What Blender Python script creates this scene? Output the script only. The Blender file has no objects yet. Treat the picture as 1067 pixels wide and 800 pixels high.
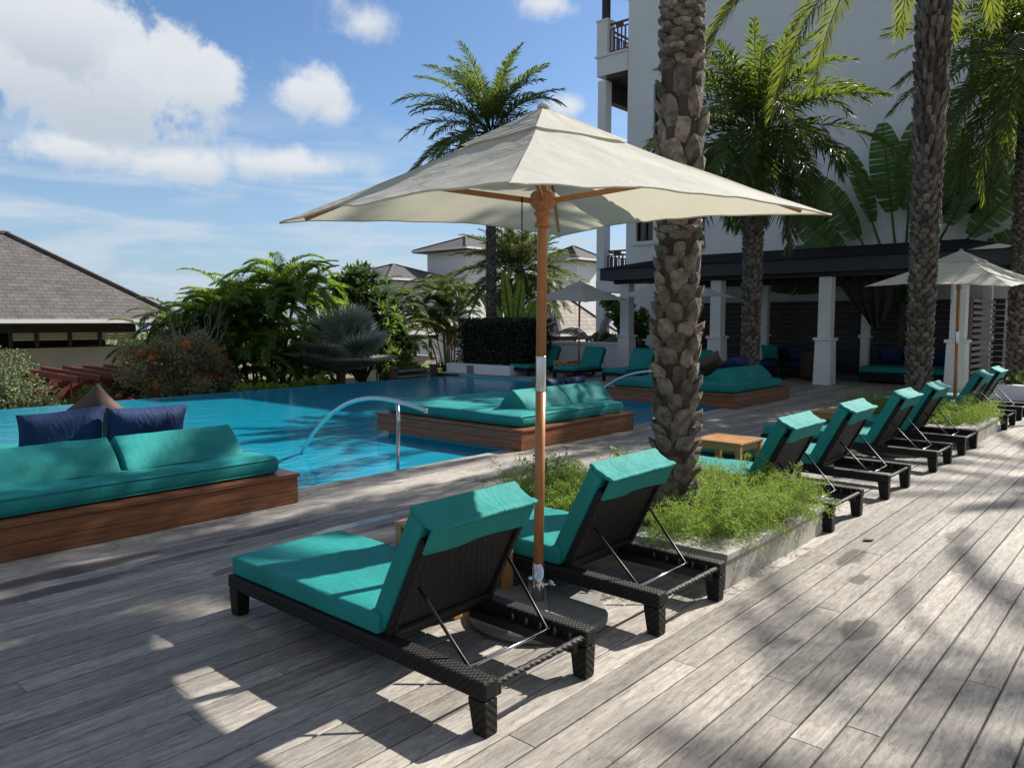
import bpy, bmesh, math, random
import numpy as np
from mathutils import Vector, Matrix, noise as mnoise

R = math.radians
sc = bpy.context.scene
col = sc.collection
random.seed(7)

# ------------------------------------------------------------------ camera frame
# world: X runs along the deck boards (away, to the right), Y runs towards the pool, Z up; metres
YAW = math.atan2(705, 800)
PITCH = math.atan2(67, 800)
EYE = Vector((0, 0, 1.6))
FWD = Vector((math.cos(YAW) * math.cos(PITCH), math.sin(YAW) * math.cos(PITCH), -math.sin(PITCH)))
RGT = Vector((math.sin(YAW), -math.cos(YAW), 0))
UPV = RGT.cross(FWD)

def sky_dir(x, y):
    return (FWD + RGT * ((x - 533.5) / 800) - UPV * ((y - 400) / 800)).normalized()

SUN_AZ, SUN_EL = -15.0, 38.0

# ------------------------------------------------------------------ node helpers
class NT:
    def __init__(s, tree):
        s.t = tree; s.n = tree.nodes; s.l = tree.links
    def new(s, kind, **kw):
        nd = s.n.new(kind)
        for k, v in kw.items():
            if k.startswith('i_'):
                nd.inputs[k[2:].replace('_', ' ')].default_value = v
            else:
                setattr(nd, k, v)
        return nd
    def link(s, a, b): s.l.new(a, b)
    def math(s, op, a, b=None, c=None, clamp=False):
        nd = s.n.new('ShaderNodeMath'); nd.operation = op; nd.use_clamp = clamp
        for i, v in enumerate((a, b, c)):
            if v is None: continue
            if isinstance(v, (int, float)): nd.inputs[i].default_value = v
            else: s.l.new(v, nd.inputs[i])
        return nd.outputs[0]
    def vmath(s, op, a, b=None, out=0):
        nd = s.n.new('ShaderNodeVectorMath'); nd.operation = op
        for i, v in enumerate((a, b)):
            if v is None: continue
            if isinstance(v, (tuple, list, Vector)): nd.inputs[i].default_value = tuple(v)
            else: s.l.new(v, nd.inputs[i])
        return nd.outputs[out]
    def mix(s, f, a, b, blend='MIX'):
        nd = s.n.new('ShaderNodeMix'); nd.data_type = 'RGBA'; nd.blend_type = blend
        for i, v in ((0, f), (6, a), (7, b)):
            if isinstance(v, (int, float)): nd.inputs[i].default_value = v
            elif isinstance(v, (tuple, list)): nd.inputs[i].default_value = (*v[:3], 1)
            else: s.l.new(v, nd.inputs[i])
        return nd.outputs[2]
    def ramp(s, f, lo, hi, a=0.0, b=1.0, smooth=True):
        nd = s.n.new('ShaderNodeMapRange')
        nd.interpolation_type = 'SMOOTHSTEP' if smooth else 'LINEAR'
        s.l.new(f, nd.inputs[0])
        nd.inputs[1].default_value = lo; nd.inputs[2].default_value = hi
        nd.inputs[3].default_value = a; nd.inputs[4].default_value = b
        return nd.outputs[0]
    def noise(s, vec, scale, detail=5, rough=0.55, dist=0.0):
        nd = s.n.new('ShaderNodeTexNoise')
        nd.inputs['Scale'].default_value = scale; nd.inputs['Detail'].default_value = detail
        nd.inputs['Roughness'].default_value = rough; nd.inputs['Distortion'].default_value = dist
        if vec is not None: s.l.new(vec, nd.inputs['Vector'])
        return nd.outputs['Fac']
    def stretch(s, vec, sc3):
        return s.vmath('MULTIPLY', vec, sc3)
    def bump(s, h, strength=0.3, dist=0.01, normal=None):
        nd = s.n.new('ShaderNodeBump'); nd.inputs['Strength'].default_value = strength
        nd.inputs['Distance'].default_value = dist; s.l.new(h, nd.inputs['Height'])
        if normal is not None: s.l.new(normal, nd.inputs['Normal'])
        return nd.outputs[0]

def start(name):
    m = bpy.data.materials.new(name); m.use_nodes = True
    t = NT(m.node_tree); t.n.clear()
    out = t.new('ShaderNodeOutputMaterial')
    p = t.new('ShaderNodeBsdfPrincipled')
    t.link(p.outputs[0], out.inputs[0])
    return m, t, p, out

def mat(name, c1, c2=None, rough=0.6, scale=6.0, stretch=(1, 1, 1), bump=0.0, bscale=60.0, bdist=0.004, spec=0.5,
        metal=0.0, transl=0.0, tcol=None, island=0.0, coat=0.0, coord='Object', lo=0.35, hi=0.65, sheen=0.0):
    m, t, p, out = start(name)
    tc = t.new('ShaderNodeTexCoord').outputs[coord]
    v = t.stretch(tc, stretch)
    c2 = c2 or tuple(x * 0.75 for x in c1)
    f = t.ramp(t.noise(v, scale), lo, hi)
    c = t.mix(f, c1, c2)
    if island:
        g = t.new('ShaderNodeNewGeometry')
        k = t.math('MULTIPLY_ADD', g.outputs['Random Per Island'], 2 * island, 1 - island)
        hsv = t.new('ShaderNodeHueSaturation'); t.link(k, hsv.inputs['Value']); t.link(c, hsv.inputs['Color'])
        c = hsv.outputs[0]
    t.link(c, p.inputs['Base Color'])
    p.inputs['Roughness'].default_value = rough
    p.inputs['Specular IOR Level'].default_value = spec
    p.inputs['Metallic'].default_value = metal
    p.inputs['Coat Weight'].default_value = coat
    if sheen: p.inputs['Sheen Weight'].default_value = sheen
    if bump:
        t.link(t.bump(t.noise(v, bscale, 6), bump, bdist), p.inputs['Normal'])
    if transl:
        tr = t.new('ShaderNodeBsdfTranslucent')
        if tcol: tr.inputs[0].default_value = (*tcol, 1)
        else: t.link(c, tr.inputs[0])
        mx = t.new('ShaderNodeMixShader'); mx.inputs[0].default_value = transl
        t.link(p.outputs[0], mx.inputs[1]); t.link(tr.outputs[0], mx.inputs[2]); t.link(mx.outputs[0], out.inputs[0])
    return m

M = {}
def leafmat(key, c1, c2, transl=0.3, rough=0.5, island=0.45, tc=None, spec=0.4):
    M[key] = mat('leaf_' + key, c1, c2, rough=rough, scale=1.2, transl=transl, island=island, spec=spec,
                 tcol=tc or tuple(min(1, 1.6 * a) for a in c1))

# ------------------------------------------------------------------ deck boards
def deck_material():
    m, t, p, out = start('weathered_deck_wood')
    g = t.new('ShaderNodeNewGeometry')
    pos = g.outputs['Position']; rnd = g.outputs['Random Per Island']
    off = t.new('ShaderNodeCombineXYZ'); t.link(t.math('MULTIPLY', rnd, 37.0), off.inputs[0]); t.link(t.math('MULTIPLY', rnd, 13.0), off.inputs[1])
    v = t.vmath('ADD', pos, off.outputs[0])
    grain = t.noise(t.stretch(v, (1.3, 17, 1)), 1.6, 9, 0.68, 1.2)
    fine = t.noise(t.stretch(v, (9, 160, 1)), 1.0, 4, 0.6)
    fleck = t.noise(t.stretch(v, (5, 22, 1)), 2.6, 5, 0.7, 0.6)
    blot = t.noise(pos, 0.9, 5, 0.6)
    blot2 = t.noise(t.stretch(pos, (0.6, 2.2, 1)), 2.3, 4, 0.6)
    c = t.mix(t.ramp(grain, 0.25, 0.72), (0.258, 0.232, 0.203), (0.495, 0.455, 0.405))
    c = t.mix(t.ramp(fine, 0.42, 0.62), c, t.mix(1.0, c, (0.88, 0.875, 0.87), 'MULTIPLY'))
    tone = t.math('MULTIPLY_ADD', rnd, 0.50, 0.72)
    tn = t.new('ShaderNodeCombineColor'); 
    for i in range(3): t.link(tone, tn.inputs[i])
    c = t.mix(1.0, c, tn.outputs[0], 'MULTIPLY')
    mott = t.noise(t.stretch(v, (2.6, 8, 1)), 4.5, 9, 0.72, 0.5)
    c = t.mix(t.ramp(mott, 0.34, 0.60), t.mix(1.0, c, (0.68, 0.675, 0.67), 'MULTIPLY'), c)
    # dark weathering flecks and grey mildew
    fl = t.ramp(fleck, 0.56, 0.70)
    c = t.mix(t.math('MULTIPLY', fl, 0.55), c, (0.085, 0.078, 0.07))
    c = t.mix(t.math('MULTIPLY', t.ramp(blot, 0.46, 0.66), 0.34), c, (0.17, 0.16, 0.15))
    c = t.mix(t.math('MULTIPLY', t.ramp(blot2, 0.55, 0.75), 0.30), c, (0.16, 0.135, 0.11))
    # stains left by spilt water and palm fruit, at fixed places on the deck
    wet = None
    dn = t.noise(t.stretch(pos, (4, 9, 1)), 1.2, 4)
    for (cx, cy, rx, ry) in ((5.33, 1.64, .26, .075), (2.1, 1.03, .17, .07), (1.75, 5.28, .55, .10), (1.5, 4.98, .5, .07), (2.4, 5.05, .35, .05),
                             (3.1, 5.15, .42, .06), (2.55, 4.55, .3, .06), (3.95, 4.62, .45, .055), (4.55, 4.3, .4, .05), (5.6, 5.2, .5, .06), (4.9, 1.45, .12, .05),
                             (6.4, 1.2, .3, .08), (4.1, 1.2, .2, .08), (9.2, 1.1, .4, .1), (12.1, .9, .5, .12)):
        d = t.vmath('MULTIPLY', t.vmath('SUBTRACT', pos, (cx, cy, 0)), (1 / rx, 1 / ry, 0))
        L = t.vmath('LENGTH', d, out=1)
        k = t.ramp(t.math('ADD', L, t.math('MULTIPLY', t.math('SUBTRACT', dn, 0.5), 1.4)), 0.75, 1.15, 1.0, 0.0)
        wet = k if wet is None else t.math('MAXIMUM', wet, k)
    c = t.mix(t.math('MULTIPLY', wet, 0.72), c, (0.045, 0.036, 0.030))
    # one thin puddle that still shines
    d = t.vmath('MULTIPLY', t.vmath('SUBTRACT', pos, (3.62, 4.83, 0)), (1 / .42, 1 / .075, 0))
    pud = t.ramp(t.math('ADD', t.vmath('LENGTH', d, out=1), t.math('MULTIPLY', t.math('SUBTRACT', dn, 0.5), 1.2)), 0.8, 1.1, 1.0, 0.0)
    c = t.mix(t.math('MULTIPLY', pud, 0.6), c, (0.05, 0.05, 0.05))
    t.link(c, p.inputs['Base Color'])
    t.link(t.math('MULTIPLY_ADD', pud, -0.62, t_rough(t, wet)), p.inputs['Roughness'])
    p.inputs['Specular IOR Level'].default_value = 0.35
    h = t.math('ADD', t.math('MULTIPLY', grain, 0.7), t.math('MULTIPLY', fine, 0.4))
    h = t.math('SUBTRACT', h, t.math('MULTIPLY', fl, 0.4))
    b = t.new('ShaderNodeBump'); b.inputs['Distance'].default_value = 0.004
    t.link(h, b.inputs['Height']); t.link(t.math('MULTIPLY_ADD', pud, -0.55, 0.6), b.inputs['Strength'])
    t.link(b.outputs[0], p.inputs['Normal'])
    return m
def t_rough(t, wet):
    return t.math('MULTIPLY_ADD', wet, -0.22, 0.72)

def shingle_material(name, c1, c2, w=0.32, h=0.2):
    m, t, p, out = start(name)
    uv = t.new('ShaderNodeTexCoord').outputs['UV']
    b = t.new('ShaderNodeTexBrick'); t.link(uv, b.inputs['Vector'])
    b.inputs['Scale'].default_value = 1.0; b.inputs['Brick Width'].default_value = w; b.inputs['Row Height'].default_value = h
    b.inputs['Mortar Size'].default_value = 0.012; b.inputs['Mortar Smooth'].default_value = 0.3
    b.inputs['Color1'].default_value = (*c1, 1); b.inputs['Color2'].default_value = (*c2, 1)
    b.inputs['Mortar'].default_value = (*[x * 0.35 for x in c1], 1)
    n = t.noise(t.stretch(uv, (1, 1, 1)), 1.7, 5)
    c = t.mix(t.ramp(n, 0.35, 0.7), b.outputs['Color'], t.mix(1.0, b.outputs['Color'], (0.72, 0.72, 0.74), 'MULTIPLY'))
    t.link(c, p.inputs['Base Color']); p.inputs['Roughness'].default_value = 0.85
    sx = t.new('ShaderNodeSeparateXYZ'); t.link(uv, sx.inputs[0])
    saw = t.math('FRACT', t.math('DIVIDE', sx.outputs[1], h))
    hh = t.math('SUBTRACT', t.math('MULTIPLY', t.math('SUBTRACT', 1.0, saw), 0.7), t.math('MULTIPLY', b.outputs['Fac'], 0.6))
    t.link(t.bump(hh, 0.9, 0.03), p.inputs['Normal'])
    return m

def water_material():
    m, t, p, out = start('pool_water')
    t.n.remove(p)
    g = t.new('ShaderNodeNewGeometry'); pos = g.outputs['Position']
    w1 = t.noise(t.stretch(pos, (1.0, 1.7, 1)), 1.6, 4, 0.5, 0.6)
    w2 = t.noise(t.stretch(pos, (1.2, 2.4, 1)), 6.5, 3, 0.5, 0.4)
    h = t.math('ADD', w1, t.math('MULTIPLY', w2, 0.22))
    nb = t.bump(h, 0.30, 0.05)
    gl = t.new('ShaderNodeBsdfGlossy'); gl.inputs['Roughness'].default_value = 0.015
    t.link(nb, gl.inputs['Normal'])
    tr = t.new('ShaderNodeBsdfTransparent'); tr.inputs[0].default_value = (0.74, 0.95, 0.98, 1)
    fr = t.new('ShaderNodeFresnel'); fr.inputs['IOR'].default_value = 1.33; t.link(nb, fr.inputs['Normal'])
    # suspended light scattered inside the water body
    df = t.new('ShaderNodeBsdfDiffuse'); df.inputs[0].default_value = (0.02, 0.56, 0.82, 1)
    body = t.new('ShaderNodeMixShader'); body.inputs[0].default_value = 0.45
    t.link(tr.outputs[0], body.inputs[1]); t.link(df.outputs[0], body.inputs[2])
    mx = t.new('ShaderNodeMixShader'); t.link(fr.outputs[0], mx.inputs[0])
    t.link(body.outputs[0], mx.inputs[1]); t.link(gl.outputs[0], mx.inputs[2]); t.link(mx.outputs[0], out.inputs[0])
    return m

def wicker_material(name, c):
    m, t, p, out = start(name)
    tc = t.new('ShaderNodeTexCoord').outputs['Object']
    w1 = t.new('ShaderNodeTexWave'); w1.bands_direction = 'Y'; w1.inputs['Scale'].default_value = 26; w1.inputs['Distortion'].default_value = 1.2
    w2 = t.new('ShaderNodeTexWave'); w2.bands_direction = 'DIAGONAL'; w2.inputs['Scale'].default_value = 18; w2.inputs['Distortion'].default_value = 0.8
    t.link(tc, w1.inputs['Vector']); t.link(tc, w2.inputs['Vector'])
    h = t.math('MULTIPLY', w1.outputs['Fac'], w2.outputs['Fac'])
    cc = t.mix(h, tuple(x * 0.4 for x in c), tuple(x * 1.5 for x in c))
    t.link(cc, p.inputs['Base Color']); p.inputs['Roughness'].default_value = 0.6; p.inputs['Specular IOR Level'].default_value = 0.3
    t.link(t.bump(h, 0.8, 0.004), p.inputs['Normal'])
    return m

def plank_material(name, c1, c2, stretch, rough=0.45, bump=0.25, coat=0.0):
    m, t, p, out = start(name)
    g = t.new('ShaderNodeNewGeometry')
    tc = t.new('ShaderNodeTexCoord').outputs['Object']
    off = t.new('ShaderNodeCombineXYZ'); 
    for i in range(3): t.link(t.math('MULTIPLY', g.outputs['Random Per Island'], 11.0 + i), off.inputs[i])
    v = t.stretch(t.vmath('ADD', tc, off.outputs[0]), stretch)
    n = t.noise(v, 2.0, 7, 0.6, 0.8)
    c = t.mix(t.ramp(n, 0.3, 0.7), c1, c2)
    k = t.math('MULTIPLY_ADD', g.outputs['Random Per Island'], 0.4, 0.8)
    hsv = t.new('ShaderNodeHueSaturation'); t.link(k, hsv.inputs['Value']); t.link(c, hsv.inputs['Color'])
    t.link(hsv.outputs[0], p.inputs['Base Color'])
    p.inputs['Roughness'].default_value = rough; p.inputs['Coat Weight'].default_value = coat
    t.link(t.bump(n, bump, 0.006), p.inputs['Normal'])
    return m

def fabric_material(name, c1, c2, wrinkle=0.35, rough=0.75, sheen=0.0):
    m, t, p, out = start(name)
    tc = t.new('ShaderNodeTexCoord').outputs['Object']
    n = t.noise(tc, 3.0, 4)
    c = t.mix(t.ramp(n, 0.3, 0.7), c1, c2)
    t.link(c, p.inputs['Base Color']); p.inputs['Roughness'].default_value = rough
    p.inputs['Specular IOR Level'].default_value = 0.3
    if sheen: p.inputs['Sheen Weight'].default_value = sheen
    wr = t.noise(t.stretch(tc, (5, 2.2, 3)), 2.2, 4, 0.55, 1.5)
    weave = t.noise(tc, 380, 2)
    t.link(t.bump(weave, 0.12, 0.001, t.bump(wr, wrinkle, 0.02)), p.inputs['Normal'])
    return m

M['deck'] = deck_material()
M['deck_under'] = mat('deck_joists_shadowed', (0.05, 0.043, 0.036), rough=0.9)
M['water'] = water_material()
M['pool'] = mat('pool_plaster_blue', (0.085, 0.56, 0.80), (0.07, 0.50, 0.74), rough=0.6, scale=2.0)
M['pool_step'] = mat('pool_plaster_pale', (0.36, 0.74, 0.82), (0.30, 0.68, 0.78), rough=0.6, scale=2.0)
M['ground'] = mat('garden_ground', (0.10, 0.11, 0.05), (0.16, 0.13, 0.08), rough=0.95, scale=0.25, coord='Object', bump=0.4, bscale=4, bdist=0.05)
M['wicker'] = wicker_material('black_wicker', (0.016, 0.014, 0.013))
M['wicker_grey'] = wicker_material('brown_black_wicker_panel', (0.0125, 0.0115, 0.011))
M['wicker_brown'] = wicker_material('brown_wicker', (0.09, 0.05, 0.03))
M['teal'] = fabric_material('teal_canvas', (0.015, 0.262, 0.248), (0.011, 0.208, 0.202), 0.30)
M['teal_hood'] = fabric_material('teal_canvas_hood', (0.020, 0.250, 0.232), (0.014, 0.205, 0.195), 0.55)
M['navy'] = fabric_material('navy_canvas', (0.020, 0.042, 0.125), (0.014, 0.030, 0.098), 0.8)
M['brown_fabric'] = fabric_material('brown_canvas', (0.120, 0.078, 0.060), (0.09, 0.06, 0.048), 0.5)
M['daybed'] = plank_material('red_brown_hardwood', (0.155, 0.056, 0.023), (0.285, 0.112, 0.046), (1.5, 1.5, 22), rough=0.42, coat=0.1)
M['teak'] = plank_material('oiled_teak', (0.36, 0.165, 0.050), (0.47, 0.235, 0.085), (3, 3, 3), rough=0.45)
M['pole'] = plank_material('varnished_pole_wood', (0.33, 0.12, 0.035), (0.44, 0.18, 0.055), (30, 30, 2), rough=0.35, coat=0.2)
M['steel'] = mat('brushed_steel', (0.62, 0.63, 0.64), (0.55, 0.56, 0.58), rough=0.18, metal=1.0, scale=30)
M['dark_metal'] = mat('dark_metal', (0.035, 0.033, 0.032), rough=0.4, metal=0.7)
M['granite'] = mat('grey_base_stone', (0.23, 0.23, 0.225), (0.18, 0.18, 0.175), rough=0.75, scale=14, bump=0.2, bscale=80)
M['stone'] = mat('pale_planter_stone', (0.42, 0.40, 0.345), (0.33, 0.31, 0.265), rough=0.85, scale=3.5, bump=0.35, bscale=25)
M['soil'] = mat('planter_soil', (0.05, 0.038, 0.026), (0.10, 0.085, 0.065), rough=0.95, scale=12, bump=0.8, bscale=30, bdist=0.02)
M['white'] = mat('white_render', (0.80, 0.825, 0.85), (0.755, 0.785, 0.81), rough=0.85, scale=0.9, bump=0.12, bscale=30)
M['white_paint'] = mat('white_painted_timber', (0.80, 0.81, 0.79), (0.75, 0.76, 0.74), rough=0.55, scale=2)
M['beige'] = mat('beige_render', (0.42, 0.385, 0.33), (0.37, 0.34, 0.29), rough=0.85, scale=0.8, bump=0.1, bscale=20)
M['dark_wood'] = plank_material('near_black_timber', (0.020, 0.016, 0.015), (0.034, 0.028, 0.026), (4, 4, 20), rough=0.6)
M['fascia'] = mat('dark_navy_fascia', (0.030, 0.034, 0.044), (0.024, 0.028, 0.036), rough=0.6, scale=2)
M['rail_wood'] = plank_material('red_brown_railing', (0.11, 0.04, 0.025), (0.16, 0.065, 0.04), (8, 8, 8), rough=0.5)
M['red_beam'] = plank_material('red_stained_beam', (0.14, 0.028, 0.016), (0.19, 0.045, 0.025), (6, 6, 6), rough=0.6)
M['slat'] = plank_material('grey_brown_slat', (0.19, 0.16, 0.145), (0.25, 0.215, 0.195), (2, 2, 20), rough=0.7)
M['glass'] = mat('dark_window_glass', (0.012, 0.016, 0.022), (0.01, 0.013, 0.018), rough=0.06, spec=0.8)
M['glass_pale'] = mat('pale_shutter_slat', (0.48, 0.45, 0.38), (0.42, 0.40, 0.33), rough=0.7)
M['frame'] = mat('black_window_frame', (0.018, 0.018, 0.02), rough=0.5)
M['shingle'] = shingle_material('grey_shingle', (0.098, 0.090, 0.086), (0.130, 0.121, 0.116), 0.42, 0.26)
M['shingle_far'] = shingle_material('far_grey_shingle', (0.085, 0.082, 0.084), (0.11, 0.106, 0.107), 0.5, 0.34)
M['shingle_brown'] = shingle_material('pale_brown_shingle', (0.25, 0.215, 0.18), (0.31, 0.275, 0.235), 0.5, 0.32)
M['ridge'] = mat('ridge_tile', (0.10, 0.085, 0.08), (0.14, 0.12, 0.11), rough=0.8, scale=3)
M['trunk'] = mat('palm_trunk_core', (0.075, 0.055, 0.040), (0.045, 0.032, 0.024), rough=0.95, scale=9, stretch=(1, 1, 0.35), bump=0.9, bscale=30, bdist=0.02)
M['boot'] = mat('palm_leaf_scar', (0.255, 0.215, 0.175), (0.120, 0.092, 0.070), rough=0.9, scale=16, bump=1.0, bscale=60, bdist=0.018, island=0.5)
M['boot_grey'] = mat('grey_palm_leaf_scar', (0.20, 0.165, 0.135), (0.11, 0.09, 0.074), rough=0.9, scale=16, bump=1.0, bscale=60, bdist=0.018, island=0.55)
M['bark'] = mat('grey_bark', (0.14, 0.115, 0.09), (0.08, 0.065, 0.05), rough=0.9, scale=8, bump=0.7, bscale=24, bdist=0.015)
M['twig'] = mat('pale_twig', (0.26, 0.235, 0.20), (0.18, 0.16, 0.13), rough=0.85, scale=10)
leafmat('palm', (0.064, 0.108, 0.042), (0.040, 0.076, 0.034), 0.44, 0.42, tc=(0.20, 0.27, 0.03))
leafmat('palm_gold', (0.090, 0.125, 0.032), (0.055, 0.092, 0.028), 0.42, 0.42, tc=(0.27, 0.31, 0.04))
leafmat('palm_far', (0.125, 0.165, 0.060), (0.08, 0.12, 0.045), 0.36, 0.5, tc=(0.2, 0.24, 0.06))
leafmat('areca', (0.130, 0.215, 0.045), (0.075, 0.145, 0.034), 0.58, 0.42, tc=(0.26, 0.38, 0.04))
leafmat('silver', (0.34, 0.38, 0.33), (0.26, 0.30, 0.255), 0.5, 0.55, 0.25, tc=(0.42, 0.47, 0.38))
leafmat('dark', (0.042, 0.075, 0.026), (0.025, 0.050, 0.019), 0.42, 0.4, tc=(0.10, 0.19, 0.03))
leafmat('hedge', (0.018, 0.036, 0.016), (0.012, 0.026, 0.012), 0.15, 0.4, tc=(0.05, 0.1, 0.02))
leafmat('tree', (0.075, 0.128, 0.034), (0.040, 0.078, 0.024), 0.48, 0.45, tc=(0.22, 0.32, 0.04))
leafmat('bright', (0.110, 0.190, 0.028), (0.070, 0.135, 0.022), 0.42, 0.45, tc=(0.36, 0.46, 0.05))
leafmat('pale', (0.20, 0.235, 0.125), (0.13, 0.165, 0.085), 0.42, 0.55, tc=(0.25, 0.3, 0.12))
leafmat('bougain', (0.38, 0.36, 0.20), (0.29, 0.25, 0.15), 0.55, 0.6, tc=(0.40, 0.36, 0.16))
leafmat('orange', (0.74, 0.27, 0.06), (0.62, 0.18, 0.05), 0.4, 0.6, 0.3, tc=(0.8, 0.28, 0.08))
leafmat('redflower', (0.60, 0.03, 0.03), (0.45, 0.02, 0.03), 0.3, 0.6, 0.3, tc=(0.8, 0.05, 0.05))
leafmat('fern', (0.20, 0.29, 0.055), (0.12, 0.20, 0.040), 0.42, 0.55, 0.4, tc=(0.30, 0.42, 0.06))
leafmat('banana', (0.095, 0.170, 0.040), (0.060, 0.125, 0.032), 0.45, 0.35, 0.25, tc=(0.14, 0.30, 0.04))
leafmat('dry', (0.36, 0.32, 0.25), (0.28, 0.24, 0.18), 0.2, 0.7, 0.3)

def canvas_material():
    m, t, p, out = start('cream_umbrella_canvas')
    tc = t.new('ShaderNodeTexCoord').outputs['Object']
    n = t.noise(tc, 2.5, 4)
    c = t.mix(t.ramp(n, 0.3, 0.7), (0.66, 0.65, 0.60), (0.60, 0.59, 0.545))
    t.link(c, p.inputs['Base Color']); p.inputs['Roughness'].default_value = 0.8; p.inputs['Specular IOR Level'].default_value = 0.2
    b = t.bump(t.noise(t.stretch(tc, (2, 2, 6)), 1.8, 3, 0.5, 1.2), 0.40, 0.03)
    b = t.bump(t.noise(tc, 300, 2), 0.1, 0.001, b)
    t.link(b, p.inputs['Normal'])
    tr = t.new('ShaderNodeBsdfTranslucent'); tr.inputs[0].default_value = (0.66, 0.62, 0.48, 1)
    mx = t.new('ShaderNodeMixShader'); mx.inputs[0].default_value = 0.36
    t.link(p.outputs[0], mx.inputs[1]); t.link(tr.outputs[0], mx.inputs[2]); t.link(mx.outputs[0], out.inputs[0])
    return m
M['canvas'] = canvas_material()

# ------------------------------------------------------------------ mesh helpers
class MB:
    def __init__(s):
        s.v = []; s.f = []; s.uv = {}
    def add(s, vs, fs, mtx=None):
        o = len(s.v)
        if mtx is not None: vs = [mtx @ Vector(p) for p in vs]
        s.v.extend([tuple(p) for p in vs]); s.f.extend([tuple(i + o for i in f) for f in fs])
        return s
    def box(s, x0, x1, y0, y1, z0, z1, mtx=None):
        v = [(x0, y0, z0), (x1, y0, z0), (x1, y1, z0), (x0, y1, z0), (x0, y0, z1), (x1, y0, z1), (x1, y1, z1), (x0, y1, z1)]
        return s.add(v, [(3, 2, 1, 0), (4, 5, 6, 7), (0, 1, 5, 4), (1, 2, 6, 5), (2, 3, 7, 6), (3, 0, 4, 7)], mtx)
    def taper(s, b, t, z0, z1, mtx=None):
        (x0, x1, y0, y1), (X0, X1, Y0, Y1) = b, t
        v = [(x0, y0, z0), (x1, y0, z0), (x1, y1, z0), (x0, y1, z0), (X0, Y0, z1), (X1, Y0, z1), (X1, Y1, z1), (X0, Y1, z1)]
        return s.add(v, [(3, 2, 1, 0), (4, 5, 6, 7), (0, 1, 5, 4), (1, 2, 6, 5), (2, 3, 7, 6), (3, 0, 4, 7)], mtx)
    def bar(s, a, b, w, h=None, up=(0, 0, 1)):
        a, b = Vector(a), Vector(b); h = h or w
        d = (b - a); L = d.length; d.normalize()
        up = Vector(up)
        if abs(d.dot(up)) > 0.98: up = Vector((1, 0, 0))
        x = d.cross(up).normalized(); y = x.cross(d)
        m = Matrix((x, d, y)).transposed().to_4x4(); m.translation = a
        return s.box(-w / 2, w / 2, 0, L, -h / 2, h / 2, m)
    def tube(s, pts, r, n=8, caps=True):
        pts = [Vector(p) for p in pts]; k = len(pts)
        rs = r if isinstance(r, (list, tuple)) else [r] * k
        vs = []; fs = []; prev = None
        for i, p in enumerate(pts):
            d = (pts[min(i + 1, k - 1)] - pts[max(i - 1, 0)]).normalized()
            if prev is None:
                a = Vector((0, 0, 1)) if abs(d.z) < 0.9 else Vector((1, 0, 0))
                x = d.cross(a).normalized()
            else:
                x = (prev - d * prev.dot(d)).normalized()
            prev = x; y = d.cross(x)
            for j in range(n):
                t = 2 * math.pi * j / n
                vs.append(p + (x * math.cos(t) + y * math.sin(t)) * rs[i])
        for i in range(k - 1):
            for j in range(n):
                fs.append((i * n + j, i * n + (j + 1) % n, (i + 1) * n + (j + 1) % n, (i + 1) * n + j))
        if caps:
            fs.append(tuple(range(n - 1, -1, -1))); fs.append(tuple((k - 1) * n + j for j in range(n)))
        return s.add(vs, fs)
    def lathe(s, prof, c=(0, 0, 0), n=24):
        vs = []; fs = []; k = len(prof)
        for (r, z) in prof:
            for j in range(n):
                t = 2 * math.pi * j / n; vs.append((c[0] + r * math.cos(t), c[1] + r * math.sin(t), c[2] + z))
        for i in range(k - 1):
            for j in range(n):
                fs.append((i * n + j, i * n + (j + 1) % n, (i + 1) * n + (j + 1) % n, (i + 1) * n + j))
        fs.append(tuple(range(n - 1, -1, -1))); fs.append(tuple((k - 1) * n + j for j in range(n)))
        return s.add(vs, fs)
    def rbox(s, hx, hy, hz, r, nx=6, ny=6, nz=2, fn=None, mtx=None):
        """rounded box about the origin; fn(p) may displace each vertex"""
        def axis(h, n):
            rr = min(r, h)
            e = [h - rr, h - rr * 0.62, h - rr * 0.25, h]
            inner = [-(h - rr) + 2 * (h - rr) * i / n for i in range(1, n)] if h > rr else []
            return sorted(set([round(-a, 6) for a in e] + [round(a, 6) for a in e] + [round(a, 6) for a in inner]))
        ax = (axis(hx, nx), axis(hy, ny), axis(hz, nz)); H = (hx, hy, hz)
        idx = {}; vs = []; fs = []
        def vert(p):
            k = tuple(round(a, 5) for a in p)
            if k in idx: return idx[k]
            q = [max(-(H[i] - min(r, H[i])), min(H[i] - min(r, H[i]), p[i])) for i in range(3)]
            d = Vector([p[i] - q[i] for i in range(3)])
            o = Vector(q)
            if d.length > 1e-9:
                d.normalize(); o = o + Vector([d[i] * min(r, H[i]) for i in range(3)])
            if fn: o = fn(o)
            if mtx is not None: o = mtx @ o
            idx[k] = len(vs); vs.append(tuple(o)); return idx[k]
        for d in range(3):
            a, b = (d + 1) % 3, (d + 2) % 3
            for sg in (-1, 1):
                for i in range(len(ax[a]) - 1):
                    for j in range(len(ax[b]) - 1):
                        q = []
                        for (ii, jj) in ((i, j), (i + 1, j), (i + 1, j + 1), (i, j + 1)):
                            p = [0, 0, 0]; p[d] = sg * H[d]; p[a] = ax[a][ii]; p[b] = ax[b][jj]; q.append(vert(p))
                        fs.append(tuple(q if sg > 0 else q[::-1]))
        return s.add(vs, fs)
    def grid(s, fn, nu, nv, flip=False):
        vs = [fn(i / nu, j / nv) for j in range(nv + 1) for i in range(nu + 1)]
        fs = []
        for j in range(nv):
            for i in range(nu):
                a = j * (nu + 1) + i
                q = (a, a + 1, a + nu + 2, a + nu + 1)
                fs.append(q[::-1] if flip else q)
        return s.add(vs, fs)
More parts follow.
